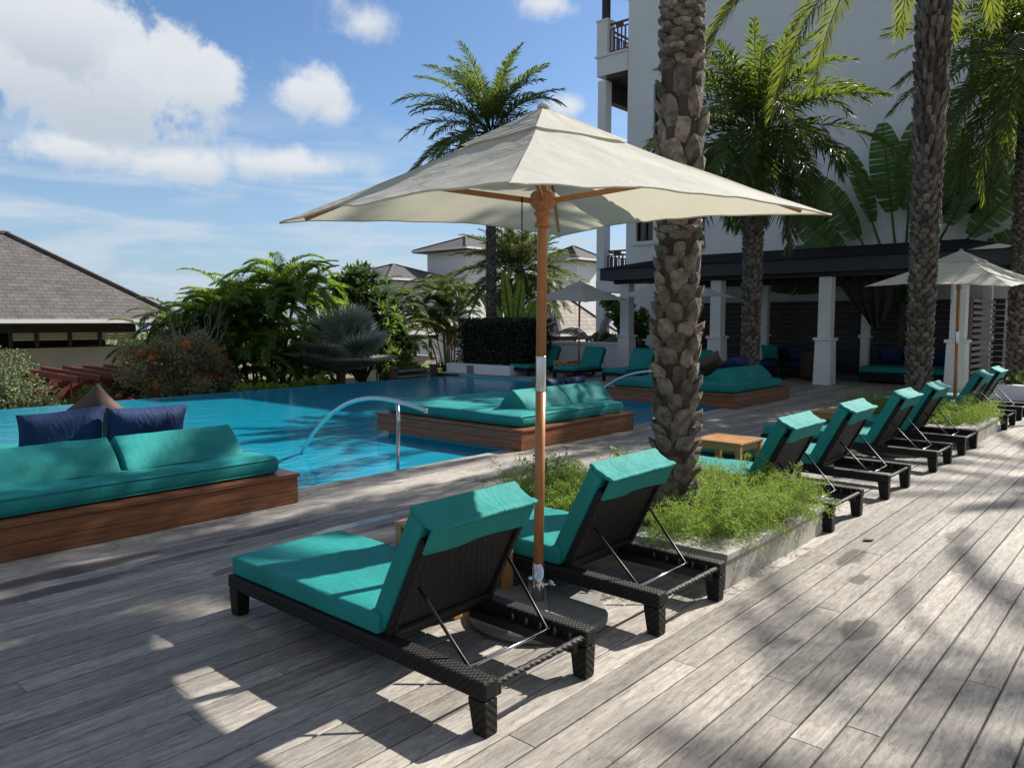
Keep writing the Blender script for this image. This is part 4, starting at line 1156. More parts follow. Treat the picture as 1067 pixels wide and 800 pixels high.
slats('slat_fence', (23.25, 12.9, 0), (0, -1), 9.3, 0.06, 2.02, 0.15, 0.128, 'dark_wood', 'tall dark horizontal slat fence closing the back of the cabana', 'fence')
slats('slat_screen', (19.72, 3.66, 0), (1, 0), 2.5, 0.10, 2.08, 0.135, 0.075, 'slat', 'pale horizontal louvre screen at the right end of the cabana', 'screen')
# black drape knotted up under the beam
dr = MB().grid(lambda s, t: (20.6 + 0.10 * math.sin(s * 26) * (0.3 + t), 6.25 - (1.35 * (s - 0.5)) * (1 - 0.72 * t ** 1.3) - 0.3 * t, 2.62 - 1.05 * t - 0.25 * t * (1 - abs(2 * s - 1))), 40, 16)
tag(dr.build('drape', mat('dark_brown_drape', (0.055, 0.048, 0.036), (0.03, 0.028, 0.026), rough=0.9), None, smooth=True, solid=0.006), 'dark gathered drape hanging from the cabana beam behind the second palm', 'drape')

# furniture in the cabana, deep in shade
def lounge(u, v, rz, W, D, lab, grp):
    root = empty('outdoor_sofa', (u, v, 0), R(rz), lab, 'sofa', grp)
    MB().box(0, W, 0, D, 0.05, 0.26).build('base', M['wicker'], root, bevel=0.02)
    MB().rbox(W / 2 - 0.02, D / 2 - 0.02, 0.08, 0.05, 8, 6, 2, None, Matrix.Translation((W / 2, D / 2, 0.342))).build('seat_cushion', M['teal'], root, smooth=True)
    MB().box(0, W, D - 0.001, D + 0.14, 0.05, 0.72).build('backrest', M['wicker'], root, bevel=0.03)
    return root
lounge(20.5, 6.3, -90, 2.1, 1.6, 'low teal cushioned cabana sofa in deep shade between the white columns', 'teal cabana seats')
nav = lounge(21.2, 9.5, -90, 1.7, 0.85, 'dark navy sofa in the shaded cabana behind the round table', 'teal cabana seats')
for ch in nav.children:
    if ch.name.startswith('seat_cushion'): ch.material_slots[0].link = 'OBJECT'; ch.material_slots[0].material = M['navy']
def cpil(u, v, z, m, e, lab, k):
    o = make_pillow(0.52, 0.46, 0.09, k, 0.01); o.name = 'cushion'; o.data.materials[0] = M[m]; o.location = (u, v, z); o.rotation_euler = tuple(R(a) for a in e); tag(o, lab, 'pillow', 'loose cushions in the cabana')
cpil(21.75, 9.15, 0.66, 'teal', (18, 0, -90), 'teal cushion on the navy sofa inside the cabana', 8)
cpil(21.8, 8.35, 0.66, 'navy', (18, 0, -90), 'navy cushion at the table end of the navy cabana sofa', 9)
cpil(21.75, 5.85, 0.66, 'navy', (20, 0, -90), 'navy cushion on the teal cabana sofa, beside its white rear column', 10)
cpil(21.75, 5.3, 0.66, 'teal', (20, 0, -90), 'teal cushion beside a navy one on the teal cabana sofa', 11)
cpil(21.75, 4.75, 0.66, 'navy', (20, 0, -90), 'navy cushion on the teal cabana sofa behind the second palm trunk', 12)
tb = empty('cocktail_table', (20.5, 8.35, 0), 0, 'dark round low table standing before the navy cabana sofa', 'table')
MB().lathe([(0.01, 0.44), (0.36, 0.44), (0.37, 0.455), (0.36, 0.475), (0.01, 0.475)], (0, 0, 0), 32).build('table_top', M['dark_metal'], tb)
MB().lathe([(0.22, 0.0), (0.22, 0.02), (0.05, 0.05), (0.04, 0.25), (0.10, 0.439), (0.01, 0.44)], (0, 0, 0), 24).build('pedestal', M['dark_metal'], tb, smooth=True)
ac = empty('round_armchair', (20.6, 7.35, 0), R(110), 'brown wicker tub chair at the cabana table beside the white column', 'armchair')
MB().grid(lambda s, t: ((0.40 + 0.05 * t) * math.cos(-0.6 + 4.34 * s), (0.40 + 0.05 * t) * math.sin(-0.6 + 4.34 * s), 0.05 + t * (0.55 + 0.2 * math.sin(math.pi * s))), 30, 6).build('shell', M['wicker_brown'], ac, smooth=True, solid=0.05)
MB().lathe([(0.01, 0.28), (0.36, 0.28), (0.38, 0.33), (0.36, 0.40), (0.01, 0.41)], (0, 0, 0), 28).build('seat_cushion', M['navy'], ac, smooth=True)

# low white wall and column at the back of the terrace
lw = MB(); lw.box(19.75, 20.0, 12.75, 17.2, 0.0, 0.82)
w_ = empty('garden_wall', (0, 0, 0), 0, 'low white garden wall behind the shaded loungers at the terrace end', 'wall')
lw.build('wall', M['white'], w_); MB().box(19.70, 20.05, 12.72, 17.25, 0.821, 0.90).build('coping', M['white_paint'], w_, bevel=0.006)

# ---------------------------------------------------------------- hip roofed houses beyond the pool
def hip_house(name, x0, x1, y0, y1, zg, ze, pitch, lab, wallm='white', roofm='shingle_far', over=0.6, cap=0.09, rz=0, bands=None, grp=None):
    root = empty(name, ((x0 + x1) / 2, (y0 + y1) / 2, 0), R(rz), lab, 'house', grp)
    a, c = (x1 - x0) / 2, (y1 - y0) / 2; run = min(a, c); zr = ze + run * pitch; d = a - run if a > c else c - run
    E_ = [Vector((-a, -c, ze)), Vector((a, -c, ze)), Vector((a, c, ze)), Vector((-a, c, ze))]
    if a >= c: r0, r1 = Vector((-d, 0, zr)), Vector((d, 0, zr))
    else: r0, r1 = Vector((0, -d, zr)), Vector((0, d, zr))
    mb = MB()
    def slope(pts, e0, e1):
        ax = (e1 - e0).normalized(); nrm = ax.cross(pts[-1] - e0).normalized(); up = nrm.cross(ax)
        mb.face(pts, [((p - e0).dot(ax), abs((p - e0).dot(up))) for p in pts])
    if a >= c:
        slope([E_[0], E_[1], r1, r0], E_[0], E_[1]); slope([E_[1], E_[2], r1], E_[1], E_[2]); slope([E_[2], E_[3], r0, r1], E_[2], E_[3]); slope([E_[3], E_[0], r0], E_[3], E_[0])
    else:
        slope([E_[0], E_[1], r0], E_[0], E_[1]); slope([E_[1], E_[2], r1, r0], E_[1], E_[2]); slope([E_[2], E_[3], r1], E_[2], E_[3]); slope([E_[3], E_[0], r0, r1], E_[3], E_[0])
    rf = mb.build('roof', M[roofm], root)
    k = MB()
    for e in E_:
        q = r0 if (e - r0).length < (e - r1).length else r1
        k.bar(e + Vector((0, 0, 0.03)), q + Vector((0, 0, 0.03)), cap * 2, cap)
    if (r1 - r0).length > 0.05: k.bar(r0 + Vector((0, 0, 0.035)), r1 + Vector((0, 0, 0.035)), cap * 2, cap)
    k.build('ridge_cap', M['ridge'], rf)
    f = MB(); g = 0.05
    f.box(-a - g, a + g, -c - g, -c, ze - 0.14, ze + 0.02); f.box(-a - g, a + g, c, c + g, ze - 0.14, ze + 0.02); f.box(-a - g, -a, -c, c, ze - 0.14, ze + 0.02); f.box(a, a + g, -c, c, ze - 0.14, ze + 0.02)
    f.build('gutter', M['white_paint'], rf)
    s = MB(); s.box(-a + 0.01, a - 0.01, -c + 0.01, c - 0.01, ze - 0.20, ze - 0.15); s.build('soffit', M['dark_wood'], rf)
    wa, wc = a - over, c - over
    if bands is None:
        MB().box(-wa, wa, -wc, wc, zg, ze - 0.201).build('wall', M[wallm], root)
    else:
        z0, z1 = bands
        MB().box(-wa, wa, -wc, wc, zg, z0).build('wall', M[wallm], root)
        MB().box(-wa + 0.0, wa, -wc, wc, z1, ze - 0.201).build('lintel', M['dark_wood'], root)
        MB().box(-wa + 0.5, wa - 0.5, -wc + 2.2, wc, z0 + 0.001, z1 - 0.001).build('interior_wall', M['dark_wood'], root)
        x = -wa; i = 0
        while x < wa - 0.3:
            w = [1.6, 1.2, 2.6, 0.95, 1.25, 1.2][i % 6]; e = min(x + w, wa)
            pf = MB().box(x, x + 0.14, -wc, -wc + 0.14, z0 + 0.001, z1 - 0.001).build('post', M['dark_wood'], root)
            if i % 6 in (0, 3, 4, 5):
                mb = MB(); zz = z0 + 0.32
                while zz < z1 - 0.06: mb.box(x + 0.16, e - 0.02, -wc + 0.04, -wc + 0.07, zz, zz + 0.1); zz += 0.115
                mb.build('shutter', M['glass_pale'], root)
            x = e; i += 1
        MB().box(-wa - 0.02, wa + 0.02, -wc - 0.05, -wc + 0.2, z0 - 0.1, z0 + 0.0005).build('sill', M['beige'], root)
    return root
HG = 'white hip roofed houses beyond the pool'
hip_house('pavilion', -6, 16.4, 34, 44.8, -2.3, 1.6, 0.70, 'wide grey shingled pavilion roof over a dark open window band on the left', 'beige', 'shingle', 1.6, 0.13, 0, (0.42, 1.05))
hip_house('house', 37.5, 45.5, 45.5, 54, -3, 4.75, 0.34, 'distant white house with a long low grey hip roof', grp=HG, over=0.7)
hip_house('house', 43.9, 50.5, 43.5, 50, -3, 7.4, 0.38, 'distant taller white house block with eaves above its long neighbour', grp=HG, over=0.9)
hip_house('house', 46.5, 50.5, 34.4, 38.4, -3, 6.2, 0.55, 'distant small white house with a grey pyramid roof by the terrace column', grp=HG, over=0.5)
hip_house('house', 27.4, 32.6, 33, 38, -2.6, 0.85, 0.55, 'low house with brown roof and open veranda between tree and hedge', 'beige', 'shingle_brown', 0.9, 0.08, 0, (-0.55, 0.45), HG)
hip_house('house', 32.5, 38, 25.2, 29.6, -2.6, 0.85, 0.95, 'low house with steep pale shingle roof behind the white garden wall', 'beige', 'shingle_brown', 0.9, 0.08, 0, (-0.4, 0.45), HG)
ant = MB().tube([(0, 0, 0), (-0.10, 0, 4.6)], 0.035, 6); o = ant.build('antenna_mast', M['dark_metal']); o.location = (18.2, 29.4, -0.4); tag(o, 'thin antenna mast standing up behind the areca palm', 'antenna')
MB().bar((-0.3, 0, 4.2), (0.3, 0, 4.2), 0.03).build('antenna_arm', M['dark_metal'], o)

# red stained pergola below the pavilion
rp = empty('red_pergola', (8.9, 24.0, -2), 0, 'low pergola of dark red sloping rafters below the grey pavilion', 'pergola')
for k in range(7):
    x = -1.7 + 0.58 * k
    MB().bar((x, 1.3, 2.15), (x + 0.7, -1.2, 1.95), 0.09, 0.16).build('rafter', M['red_beam'], rp)
MB().bar((-2.0, 0.9, 2.0), (2.8, 0.9, 2.0), 0.12, 0.18).build('beam', M['red_beam'], rp); MB().bar((-1.4, -0.8, 1.84), (3.2, -0.8, 1.84), 0.12, 0.16).build('beam', M['red_beam'], rp)
MB().box(-1.5, 2.9, 1.42, 1.5, 0.9, 2.0).build('red_screen', M['red_beam'], rp)
for (x, y) in ((-1.6, 0.9), (2.6, 0.9), (-1.0, -0.8), (3.0, -0.8)): MB().box(x - 0.07, x + 0.07, y - 0.07, y + 0.07, -0.2, 1.85).build('post', M['red_beam'], rp)
# red-brown post and rail at the far pool corner
rr = empty('timber_railing', (0, 0, 0), 0, 'short red brown post and rail barrier at the far pool corner', 'railing')
pa, pb = Vector((14.15, 16.95, 0)), Vector((15.95, 17.25, 0))
for p in (pa, pb):
    q = MB().box(p.x - 0.09, p.x + 0.09, p.y - 0.09, p.y + 0.09, -0.8, 0.20).build('post', M['rail_wood'], rr, bevel=0.01)
    MB().box(p.x - 0.11, p.x + 0.11, p.y - 0.11, p.y + 0.11, 0.201, 0.245).build('post_cap', M['rail_wood'], q)
for z in (0.12, -0.05, -0.22): MB().bar(pa + Vector((0.1, 0.015, z)), pb + Vector((-0.1, -0.015, z)), 0.05, 0.07).build('rail', M['slat'], rr)

# ---------------------------------------------------------------- hedge in its white box
hp = empty('hedge_planter', (17.2, 15.95, 0), 0, 'white rendered planter box under the clipped hedge at the pool corner', 'planter')
b = MB(); b.box(-0.85, 0.95, -1.45, 1.15, -0.3, 0.27); b.build('wall', M['white'], hp, bevel=0.01)
MB().box(-0.865, -0.851, -0.02, 0.26, 0.0, 0.24).build('vent_tile', M['granite'], hp)
rng = np.random.default_rng(77); L = Leaves()
n = 22000; p = np.stack([rng.uniform(-0.62, 0.95, n), rng.uniform(-1.72, 1.06, n), rng.uniform(0.22, 1.63, n)], 1)
q = np.minimum.reduce([p[:, 0] + 0.62, 0.95 - p[:, 0], p[:, 1] + 1.72, 1.06 - p[:, 1], 1.63 - p[:, 2]])
p = p[(q < 0.22)]; p += rng.normal(0, 0.03, p.shape); d = rand_dirs(rng, len(p)); L.rhomb(p, d, perp(d, rng), 0.085 * (0.7 + 0.6 * rng.random(len(p))), 0.05)
hg = empty('hedge', (17.2, 15.95, 0), 0, 'dark clipped box hedge in a white planter at the far pool corner', 'hedge')
L.build('foliage', M['hedge'], hg)
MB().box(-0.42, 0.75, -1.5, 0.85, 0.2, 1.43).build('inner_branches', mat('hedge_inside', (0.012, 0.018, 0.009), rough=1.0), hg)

# ---------------------------------------------------------------- garden plants beyond the pool
def shrub(name, loc, blobs, n, size, m, seed, lab, cat='shrub', grp=None, stems=7, width=0.5, flowers=None, zg=-2.0, shell=0.45, core=True):
    rng = np.random.default_rng(seed); root = empty(name, loc, 0, lab, cat, grp)
    cs = [b[:3] for b in blobs]; rs = [b[3] for b in blobs]
    # break each lobe into smaller clumps so that gaps open between them
    C2 = []; R2 = []
    for c, r in zip(cs, rs):
        k = max(5, int(14 * r)) if r > 0.4 else 3
        d = rand_dirs(rng, k) * (r * 0.62 * rng.random((k, 1)) ** 0.4); C2 += [np.array(c) + x for x in d]; R2 += [r * rng.uniform(0.32, 0.55) for _ in range(k)]
    L = Leaves(); leaf_cloud(L, rng, C2, R2, n, size, width, shell); L.build('foliage', M[m], root)
    st = MB()
    for i in range(min(stems, len(C2))):
        c = C2[(i * 3) % len(C2)]; b0 = Vector((c[0] * 0.25, c[1] * 0.25, zg - loc[2])); e = Vector(c); mid = b0.lerp(e, 0.5) + Vector((rng.normal(0, .1), rng.normal(0, .1), 0.1))
        st.tube([b0, mid, e], [0.05, 0.032, 0.012], 6)
    st.build('stem', M['bark'], root, smooth=True)
    if flowers:
        fm, fn, fs, cl = flowers; L = Leaves(); idx = rng.choice(len(C2), cl)
        leaf_cloud(L, rng, [C2[i] + rand_dirs(rng, 1)[0] * R2[i] * 0.9 for i in idx], [0.16] * cl, fn, fs, 0.8, 0.2); L.build('flower', M[fm], root)
    return root
shrub('flowering_shrub', (4.9, 17.9, 0), [(0, 0, 0.25, 1.0), (-0.9, 0.1, 0.1, 1.0), (0.6, -0.1, -0.35, 0.75), (0.1, -0.2, -0.9, 0.9), (-0.7, -0.2, -0.9, 0.9), (-1.6, 0, 0.0, 1.0), (0.8, 0, -1.1, 0.6)], 15000, 0.085, 'pale', 51,
      'pale green bushy shrub with red blossoms at the left pool edge', flowers=('redflower', 60, 0.09, 3))
shrub('bougainvillea', (9.35, 19.9, 0.05), [(0, 0, 0.55, 0.9), (0.7, 0, 0.35, 0.8), (-0.8, 0.1, 0.6, 0.75), (1.0, -0.2, -0.5, 0.8), (0.2, -0.2, -0.5, 0.9), (-0.5, 0, -0.2, 0.7), (1.3, 0, 0.0, 0.6), (-1.2, 0, 0.2, 0.6), (0.4, -0.3, 0.95, 0.55)], 15000, 0.085, 'bougain', 52,
      'thin twiggy bougainvillea with orange flowers before the pavilion', 'shrub', stems=16, flowers=('orange', 1300, 0.085, 44), shell=0.2)
tw = MB(); rw = random.Random(4)
for i in range(34):
    a = rw.uniform(0, 6.28); h = rw.uniform(1.2, 2.2); r_ = rw.uniform(0.2, 1.35); p = Vector((0.2, 0, -1.0)); pts = [p]
    for k in range(1, 7): pts.append(Vector((0.2 + r_ * math.cos(a) * k / 6 + rw.uniform(-.09, .09), 0.5 * r_ * math.sin(a) * k / 6 + rw.uniform(-.09, .09), -1.0 + (h + 0.9) * (k / 6) ** 0.8)))
    tw.tube(pts, [0.016 - 0.002 * k for k in range(7)], 5)
tw.build('twig', M['twig'], bpy.data.objects['bougainvillea'], smooth=True)
def areca(name, loc, n, length, seed, lab, m='areca', grp=None, nleaf=40, leaf=0.40, hs=(0.6, 2.4), spread=0.9, width=0.036, vee=0.55):
    rng = np.random.default_rng(seed); root = empty(name, loc, 0, lab, 'palm tree', grp); L = Leaves(); st = MB()
    for s in range(n):
        a = rng.random() * 6.283; r_ = spread * math.sqrt(rng.random()); h = rng.uniform(*hs) * (1.15 - 0.35 * r_ / spread); bx, by = r_ * math.cos(a), r_ * math.sin(a)
        tx, ty = bx * 1.5, by * 1.5
        st.tube([(bx * 0.5, by * 0.5, 0), (bx, by, h * 0.6), (tx, ty, h)], [0.045, 0.035, 0.025], 8)
        for k in range(11):
            az = k * 2.4 + rng.normal(0, 0.3)
            frond(L, rng, (tx, ty, h), az, 1.45 - 0.75 * k / 11 + rng.normal(0, .08), length * rng.uniform(0.8, 1.15), rng.uniform(1.3, 2.2), nleaf, leaf, width, 0.016, vee, 0.6, plume=0.12)
    L.build('crown', M[m], root); st.build('trunk', M['bark'], root, smooth=True)
    return root
areca('areca_palm', (12.5, 21.2, -2.0), 30, 1.95, 61, 'lush green areca palm clump arching above the far pool edge', hs=(0.4, 5.1), spread=1.0, leaf=0.48, width=0.030, nleaf=72, vee=0.75)
areca('areca_palm', (10.9, 23.4, -2.0), 12, 1.8, 62, 'darker areca palm clump behind the bougainvillea', m='palm', hs=(1.0, 3.3), spread=0.8, leaf=0.44, width=0.032, nleaf=70)
# silver fan palms
def fan_palm(name, loc, fans, rad, seed, lab, grp=None):
    rng = np.random.default_rng(seed); root = empty(name, loc, 0, lab, 'palm tree', grp); L = Leaves(); st = MB()
    for i in range(fans):
        az = i * 2.4 + rng.normal(0, .2); el = rng.uniform(0.25, 1.35); ln = rng.uniform(0.75, 1.45)
        h = Vector((math.cos(az) * math.cos(el), math.sin(az) * math.cos(el), math.sin(el))); c = Vector((0, 0, 0.9)) + h * ln
        st.tube([(0, 0, 0.8), Vector((0, 0, 0.95)) + h * ln * 0.5, c], [0.03, 0.024, 0.016], 6)
        side = h.cross(Vector((0, 0, 1))).normalized(); up = side.cross(h)
        # fan blade faces partly up; spread of ribs about h
        k = 54; th = np.linspace(-2.2, 2.2, k); r_ = rad * rng.uniform(0.8, 1.1)
        hN, sN, uN = np.array(h), np.array(side), np.array(up)
        d = hN * np.cos(th)[:, None] + sN * np.sin(th)[:, None] + uN * (0.18 * np.abs(np.sin(th)))[:, None]; d = unit(d)
        w = unit(-hN * np.sin(th)[:, None] + sN * np.cos(th)[:, None] + uN * np.where(np.arange(k) % 2, 0.55, -0.55)[:, None])
        L.strip(np.repeat(np.array(c)[None], k, 0), d, w, r_ * (0.75 + 0.25 * np.cos(th * 0.55)), 0.082 * r_ * 1.6, 0.10)
    L.build('crown', M['silver'], root); st.build('petiole', M['silver'], root, smooth=True); MB().tube([(0, 0, -0.9), (0, 0, 0.95)], [0.2, 0.14], 10).build('trunk', M['bark'], root, smooth=True)
    return root
fan_palm('silver_fan_palm', (14.6, 20.1, -1.0), 26, 1.22, 63, 'silvery blue fan palm with stiff pleated leaves at the far pool edge')
# rosette tree and companions
def rosettes(name, loc, blobs, nros, per, length, width, m, seed, lab, zg=-2.0, grp=None, cat='tree'):
    rng = np.random.default_rng(seed); root = empty(name, loc, 0, lab, cat, grp); L = Leaves(); st = MB()
    cs = [b[:3] for b in blobs]; rs = [b[3] for b in blobs]
    P, D = cloud_pts(rng, cs, rs, nros, 0.55, 0.9)
    base = Vector((0, 0, zg - loc[2])); fork = Vector((0, 0, (zg - loc[2]) * 0.45))
    st.tube([base, fork * 0.7 + base * 0.3 + Vector((0.05, 0, 0)), fork], [0.16, 0.12, 0.10], 10)
    for i, c in enumerate(cs):
        st.tube([fork, fork.lerp(Vector(c), 0.5) + Vector((rng.normal(0, .1), rng.normal(0, .1), 0)), Vector(c)], [0.08, 0.055, 0.03], 8)
    for i in range(0, nros, 2):
        j = int(np.argmin([np.linalg.norm(P[i] - np.array(c)) for c in cs])); st.tube([Vector(cs[j]), Vector(P[i])], [0.02, 0.01], 5)
    for i in range(nros):
        d0 = unit(D[i] * 0.7 + np.array([0, 0, 0.75])[None])[0]; k = per
        dd = unit(d0 * 0.55 + rand_dirs(rng, k)); w = unit(np.cross(dd, d0[None] + 0.01))
        L.strip(np.repeat(P[i][None], k, 0) + dd * 0.02, dd, w, length * rng.uniform(0.7, 1.15, k), width, 0.25)
    L.build('crown', M[m], root); st.build('trunk', M['bark'], root, smooth=True)
    return root
rosettes('frangipani_tree', (16.9, 22.0, 0.45), [(0, 0, 2.0, 1.0), (-0.9, 0.3, 1.2, 1.0), (0.7, -0.4, 1.0, 0.9), (0.9, -0.6, 0.2, 0.8), (-0.7, 0, 0.2, 1.0), (0.1, 0, 0.6, 1.2), (-1.2, 0.5, 0.5, 0.8), (0.4, 0.6, 2.4, 0.8)], 330, 24, 0.42, 0.10, 'dark', 64,
          'dense dark tree with leaf rosettes behind the silver fan palm')
rosettes('rosette_shrub', (16.9, 20.9, -0.5), [(0.1, 0, 0.9, 0.55), (0.6, -0.1, 0.5, 0.5), (-0.3, 0, 1.5, 0.5), (0.3, 0, 2.1, 0.5)], 60, 26, 0.34, 0.10, 'tree', 65, 'mid green rosette shrub in front of the dark tree', cat='shrub')
shrub('lush_shrub', (15.3, 17.9, -0.2), [(0, 0, 0.2, 0.55), (0.5, 0, 0.1, 0.5), (-0.4, 0, -0.1, 0.5), (0.3, 0.1, 0.6, 0.4)], 1900, 0.15, 'tree', 66, 'glossy green shrub behind the post and rail barrier')
shrub('lush_shrub', (10.6, 17.5, -0.5), [(0, 0, 0.3, 0.5), (0.6, 0, 0.2, 0.55), (1.2, 0, 0.35, 0.5), (-0.5, 0.1, 0.2, 0.45), (1.6, 0.1, 0.1, 0.4)], 800, 0.27, 'bright', 67, 'yellow green broad leaved shrub below the areca palm', width=0.42)
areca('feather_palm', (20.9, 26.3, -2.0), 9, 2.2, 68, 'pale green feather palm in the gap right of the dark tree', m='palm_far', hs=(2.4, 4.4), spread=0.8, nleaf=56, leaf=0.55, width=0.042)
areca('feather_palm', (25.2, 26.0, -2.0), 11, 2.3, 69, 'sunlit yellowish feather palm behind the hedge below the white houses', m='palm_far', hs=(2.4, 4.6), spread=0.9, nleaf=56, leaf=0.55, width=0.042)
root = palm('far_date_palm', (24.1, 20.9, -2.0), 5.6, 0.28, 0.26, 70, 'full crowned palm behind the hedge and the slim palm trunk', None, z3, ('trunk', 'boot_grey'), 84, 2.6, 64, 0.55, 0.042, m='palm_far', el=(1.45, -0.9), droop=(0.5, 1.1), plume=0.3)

def blade_leaf(L, rng, base, d, up, length, width, petiole, droop, tear=0.25):
    """a banana-like blade: midrib arching from base along d, two torn half blades"""
    d = np.array(d, float); up = np.array(up, float); side = np.cross(d, up); K = 15
    t = np.linspace(0, 1, K); 
    P = np.array(base)[None] + d[None] * (t * (petiole + length))[:, None] + np.array([0, 0, -1.0])[None] * (droop * (t ** 2.4))[:, None] * length
    tb = petiole / (petiole + length)
    segs = 20
    for sgn in (1, -1):
        for s in range(segs):
            a0 = tb + (1 - tb) * s / segs; a1 = tb + (1 - tb) * (s + 1) / segs * 0.995 if rng.random() > tear else tb + (1 - tb) * (s + rng.uniform(0.82, 0.97)) / segs
            def at(x):
                y = x * (K - 1); i = min(int(y), K - 2); return P[i] * (1 - (y - i)) + P[i + 1] * (y - i)
            def wd(x): 
                q = (x - tb) / (1 - tb); return width * max(0.02, (math.sin(math.pi * min(1, q * 0.93 + 0.05)) ** 0.55))
            p0, p1 = at(a0), at(a1); sk = d * 0.10 + np.array([0, 0, -0.12 + 0.1 * rng.normal()]) * 0.6 + up * 0.22
            o0 = p0 + (side * sgn + sk) * wd(a0); o1 = p1 + (side * sgn + sk) * wd(a1)
            L.raw([p0, p1, o1, o0], [(0, 1, 2, 3)])
    return P
def travellers(name, loc, spec, seed, lab, fan_axis, m='banana', width=0.30):
    rng = np.random.default_rng(seed); root = empty(name, loc, 0, lab, 'plant'); L = Leaves(); st = MB(); fa = np.array(fan_axis, float)
    for (ang, pet, ln, dr) in spec:
        a = math.radians(ang); d = fa * math.sin(a) + np.array([0, 0, 1.0]) * math.cos(a); d += rng.normal(0, 0.03, 3); d /= np.linalg.norm(d)
        nrm = np.cross(fa, np.array([0, 0, 1.0])); up = nrm - d * nrm.dot(d); up = up / np.linalg.norm(up) + 0.35 * rng.normal(0, 1, 3); up -= d * up.dot(d); up /= np.linalg.norm(up)
        P = blade_leaf(L, rng, (0, 0, 0), d, up, ln, width, pet, dr)
        st.tube([Vector(P[i]) for i in range(0, 15, 2)], [0.05 - 0.0055 * i for i in range(8)], 7)
    L.build('foliage', M[m], root); st.build('leaf_stalk', M[m], root, smooth=True)
    MB().tube([(0, 0, -loc[2]), (0, 0, 0.2)], [0.14, 0.12], 10).build('trunk', M['bark'], root, smooth=True)
    return root
travellers('travellers_palm', (23.25, 6.05, 1.9), [(-62, 2.0, 2.2, 0.55), (-46, 2.3, 2.1, 0.15), (-30, 2.4, 2.3, 0.1), (-17, 2.6, 2.4, 0.05), (-7, 2.7, 2.5, 0.02), (3, 2.7, 2.4, 0.02), (13, 2.6, 2.4, 0.04), (25, 2.5, 2.4, 0.08), (38, 2.5, 2.2, 0.1), (52, 2.2, 2.0, 0.3), (-54, 2.2, 1.9, 0.3)][:11],
           71, 'fan shaped travellers palm with paddle leaves above the cabana roof', (0, -1, 0), width=0.44)
travellers('banana_plant', (18.8, 16.5, 0.6), [(-25, 0.5, 1.8, 0.15), (-8, 0.6, 2.1, 0.05), (6, 0.6, 1.9, 0.1), (20, 0.5, 1.7, 0.2), (35, 0.4, 1.4, 0.5)], 72, 'bright green banana plant glowing behind the clipped hedge', (0.66, -0.75, 0), m='bright', width=0.2)
shrub('tall_shrub', (21.6, 14.6, 0), [(0, 0, 0.9, 0.7), (0.3, -0.6, 0.8, 0.7), (0, -0.5, 1.8, 0.7), (0.2, 0.2, 2.2, 0.5), (0, -1.0, 1.4, 0.6)], 2600, 0.2, 'tree', 73, 'dark green shrub against the white terrace column', zg=0)
travellers('dried_leaf_plant', (20.9, 14.7, 0.75), [(62, 0.4, 1.5, 0.7), (-50, 0.4, 1.4, 0.6), (20, 0.4, 1.3, 0.5)], 74, 'plant with a pale dried bent leaf over the low white wall', (0.66, -0.75, 0), m='dry', width=0.17)
shrub('low_shrub', (18.0, 9.7, 0), [(0, 0, 0.25, 0.32), (0.1, -0.4, 0.22, 0.3), (0, 0.4, 0.2, 0.3)], 900, 0.08, 'tree', 75, 'small green shrub at the foot of a white cabana column', zg=0, stems=4)
hd = shrub('dark_shrub', (21.4, 2.7, 0), [(0, 0, 0.5, 0.5), (0.2, -0.7, 0.5, 0.5), (0.2, 0.5, 0.4, 0.4), (0, -1.4, 0.5, 0.5)], 2200, 0.1, 'dark', 76, 'dark shrub behind the pale planter wall at the deck end', zg=0)
GG = 'dark green garden shrubs under the palms beyond the pool'
for i, (u, v, rr_, lab) in enumerate(((7.2, 20.6, 0.9, 'dark green garden shrub between the bougainvillea and the red pergola'), (9.9, 19.6, 0.9, 'dark green garden shrub at the feet of the areca palm, left side'),
                               (12.3, 18.9, 0.8, 'dark green garden shrub left of the silver fan palm'), (14.6, 22.0, 1.1, 'dark green garden shrub behind the silver fan palm'),
                               (18.6, 20.4, 0.9, 'dark green garden shrub before the low brown roofed house'), (20.6, 21.5, 0.9, 'dark green garden shrub below the feather palms'))):
    shrub('garden_shrub', (u, v, -1.0), [(0, 0, 0.3, rr_), (0.8, 0.1, 0.0, rr_ * 0.8), (-0.8, 0, 0.05, rr_ * 0.85), (0.1, 0, -0.5, rr_)], 2600, 0.17, 'dark' if i % 2 else 'tree', 100 + i, lab, grp=GG, stems=5)
# tree belt that closes the garden behind the houses
tb = Leaves(); rng = np.random.default_rng(90)
cs = []; rs = []
for i in range(60):
    x = -25 + 2.6 * i + rng.normal(0, 1); y = 62 - 0.25 * x + rng.normal(0, 3); cs.append((x, y, -2.2 + rng.uniform(0.3, 2.0))); rs.append(rng.uniform(1.6, 2.8))
leaf_cloud(tb, rng, cs, rs, 9000, 0.55, 0.6, 0.6)
tag(tb.build('far_treeline', M['tree']), 'low band of far garden trees seen between the houses', 'trees', kind='stuff')

# one dry leaf on the boards
lf = MB().grid(lambda s, t: ((s - .5) * 0.10, (t - .5) * 0.05 * math.sin(math.pi * min(1, s * .9 + .07)), 0.005 + 0.012 * abs(t - .5) + 0.004 * math.sin(5 * s)), 8, 4)
o = lf.build('dry_leaf', mat('brown_dry_leaf', (0.09, 0.045, 0.025), rough=0.7), None, smooth=True, solid=0.002); o.location = (5.82, 1.67, 0); o.rotation_euler = (0, 0, R(-25)); tag(o, 'single curled brown leaf lying on the sunny boards', 'leaf')

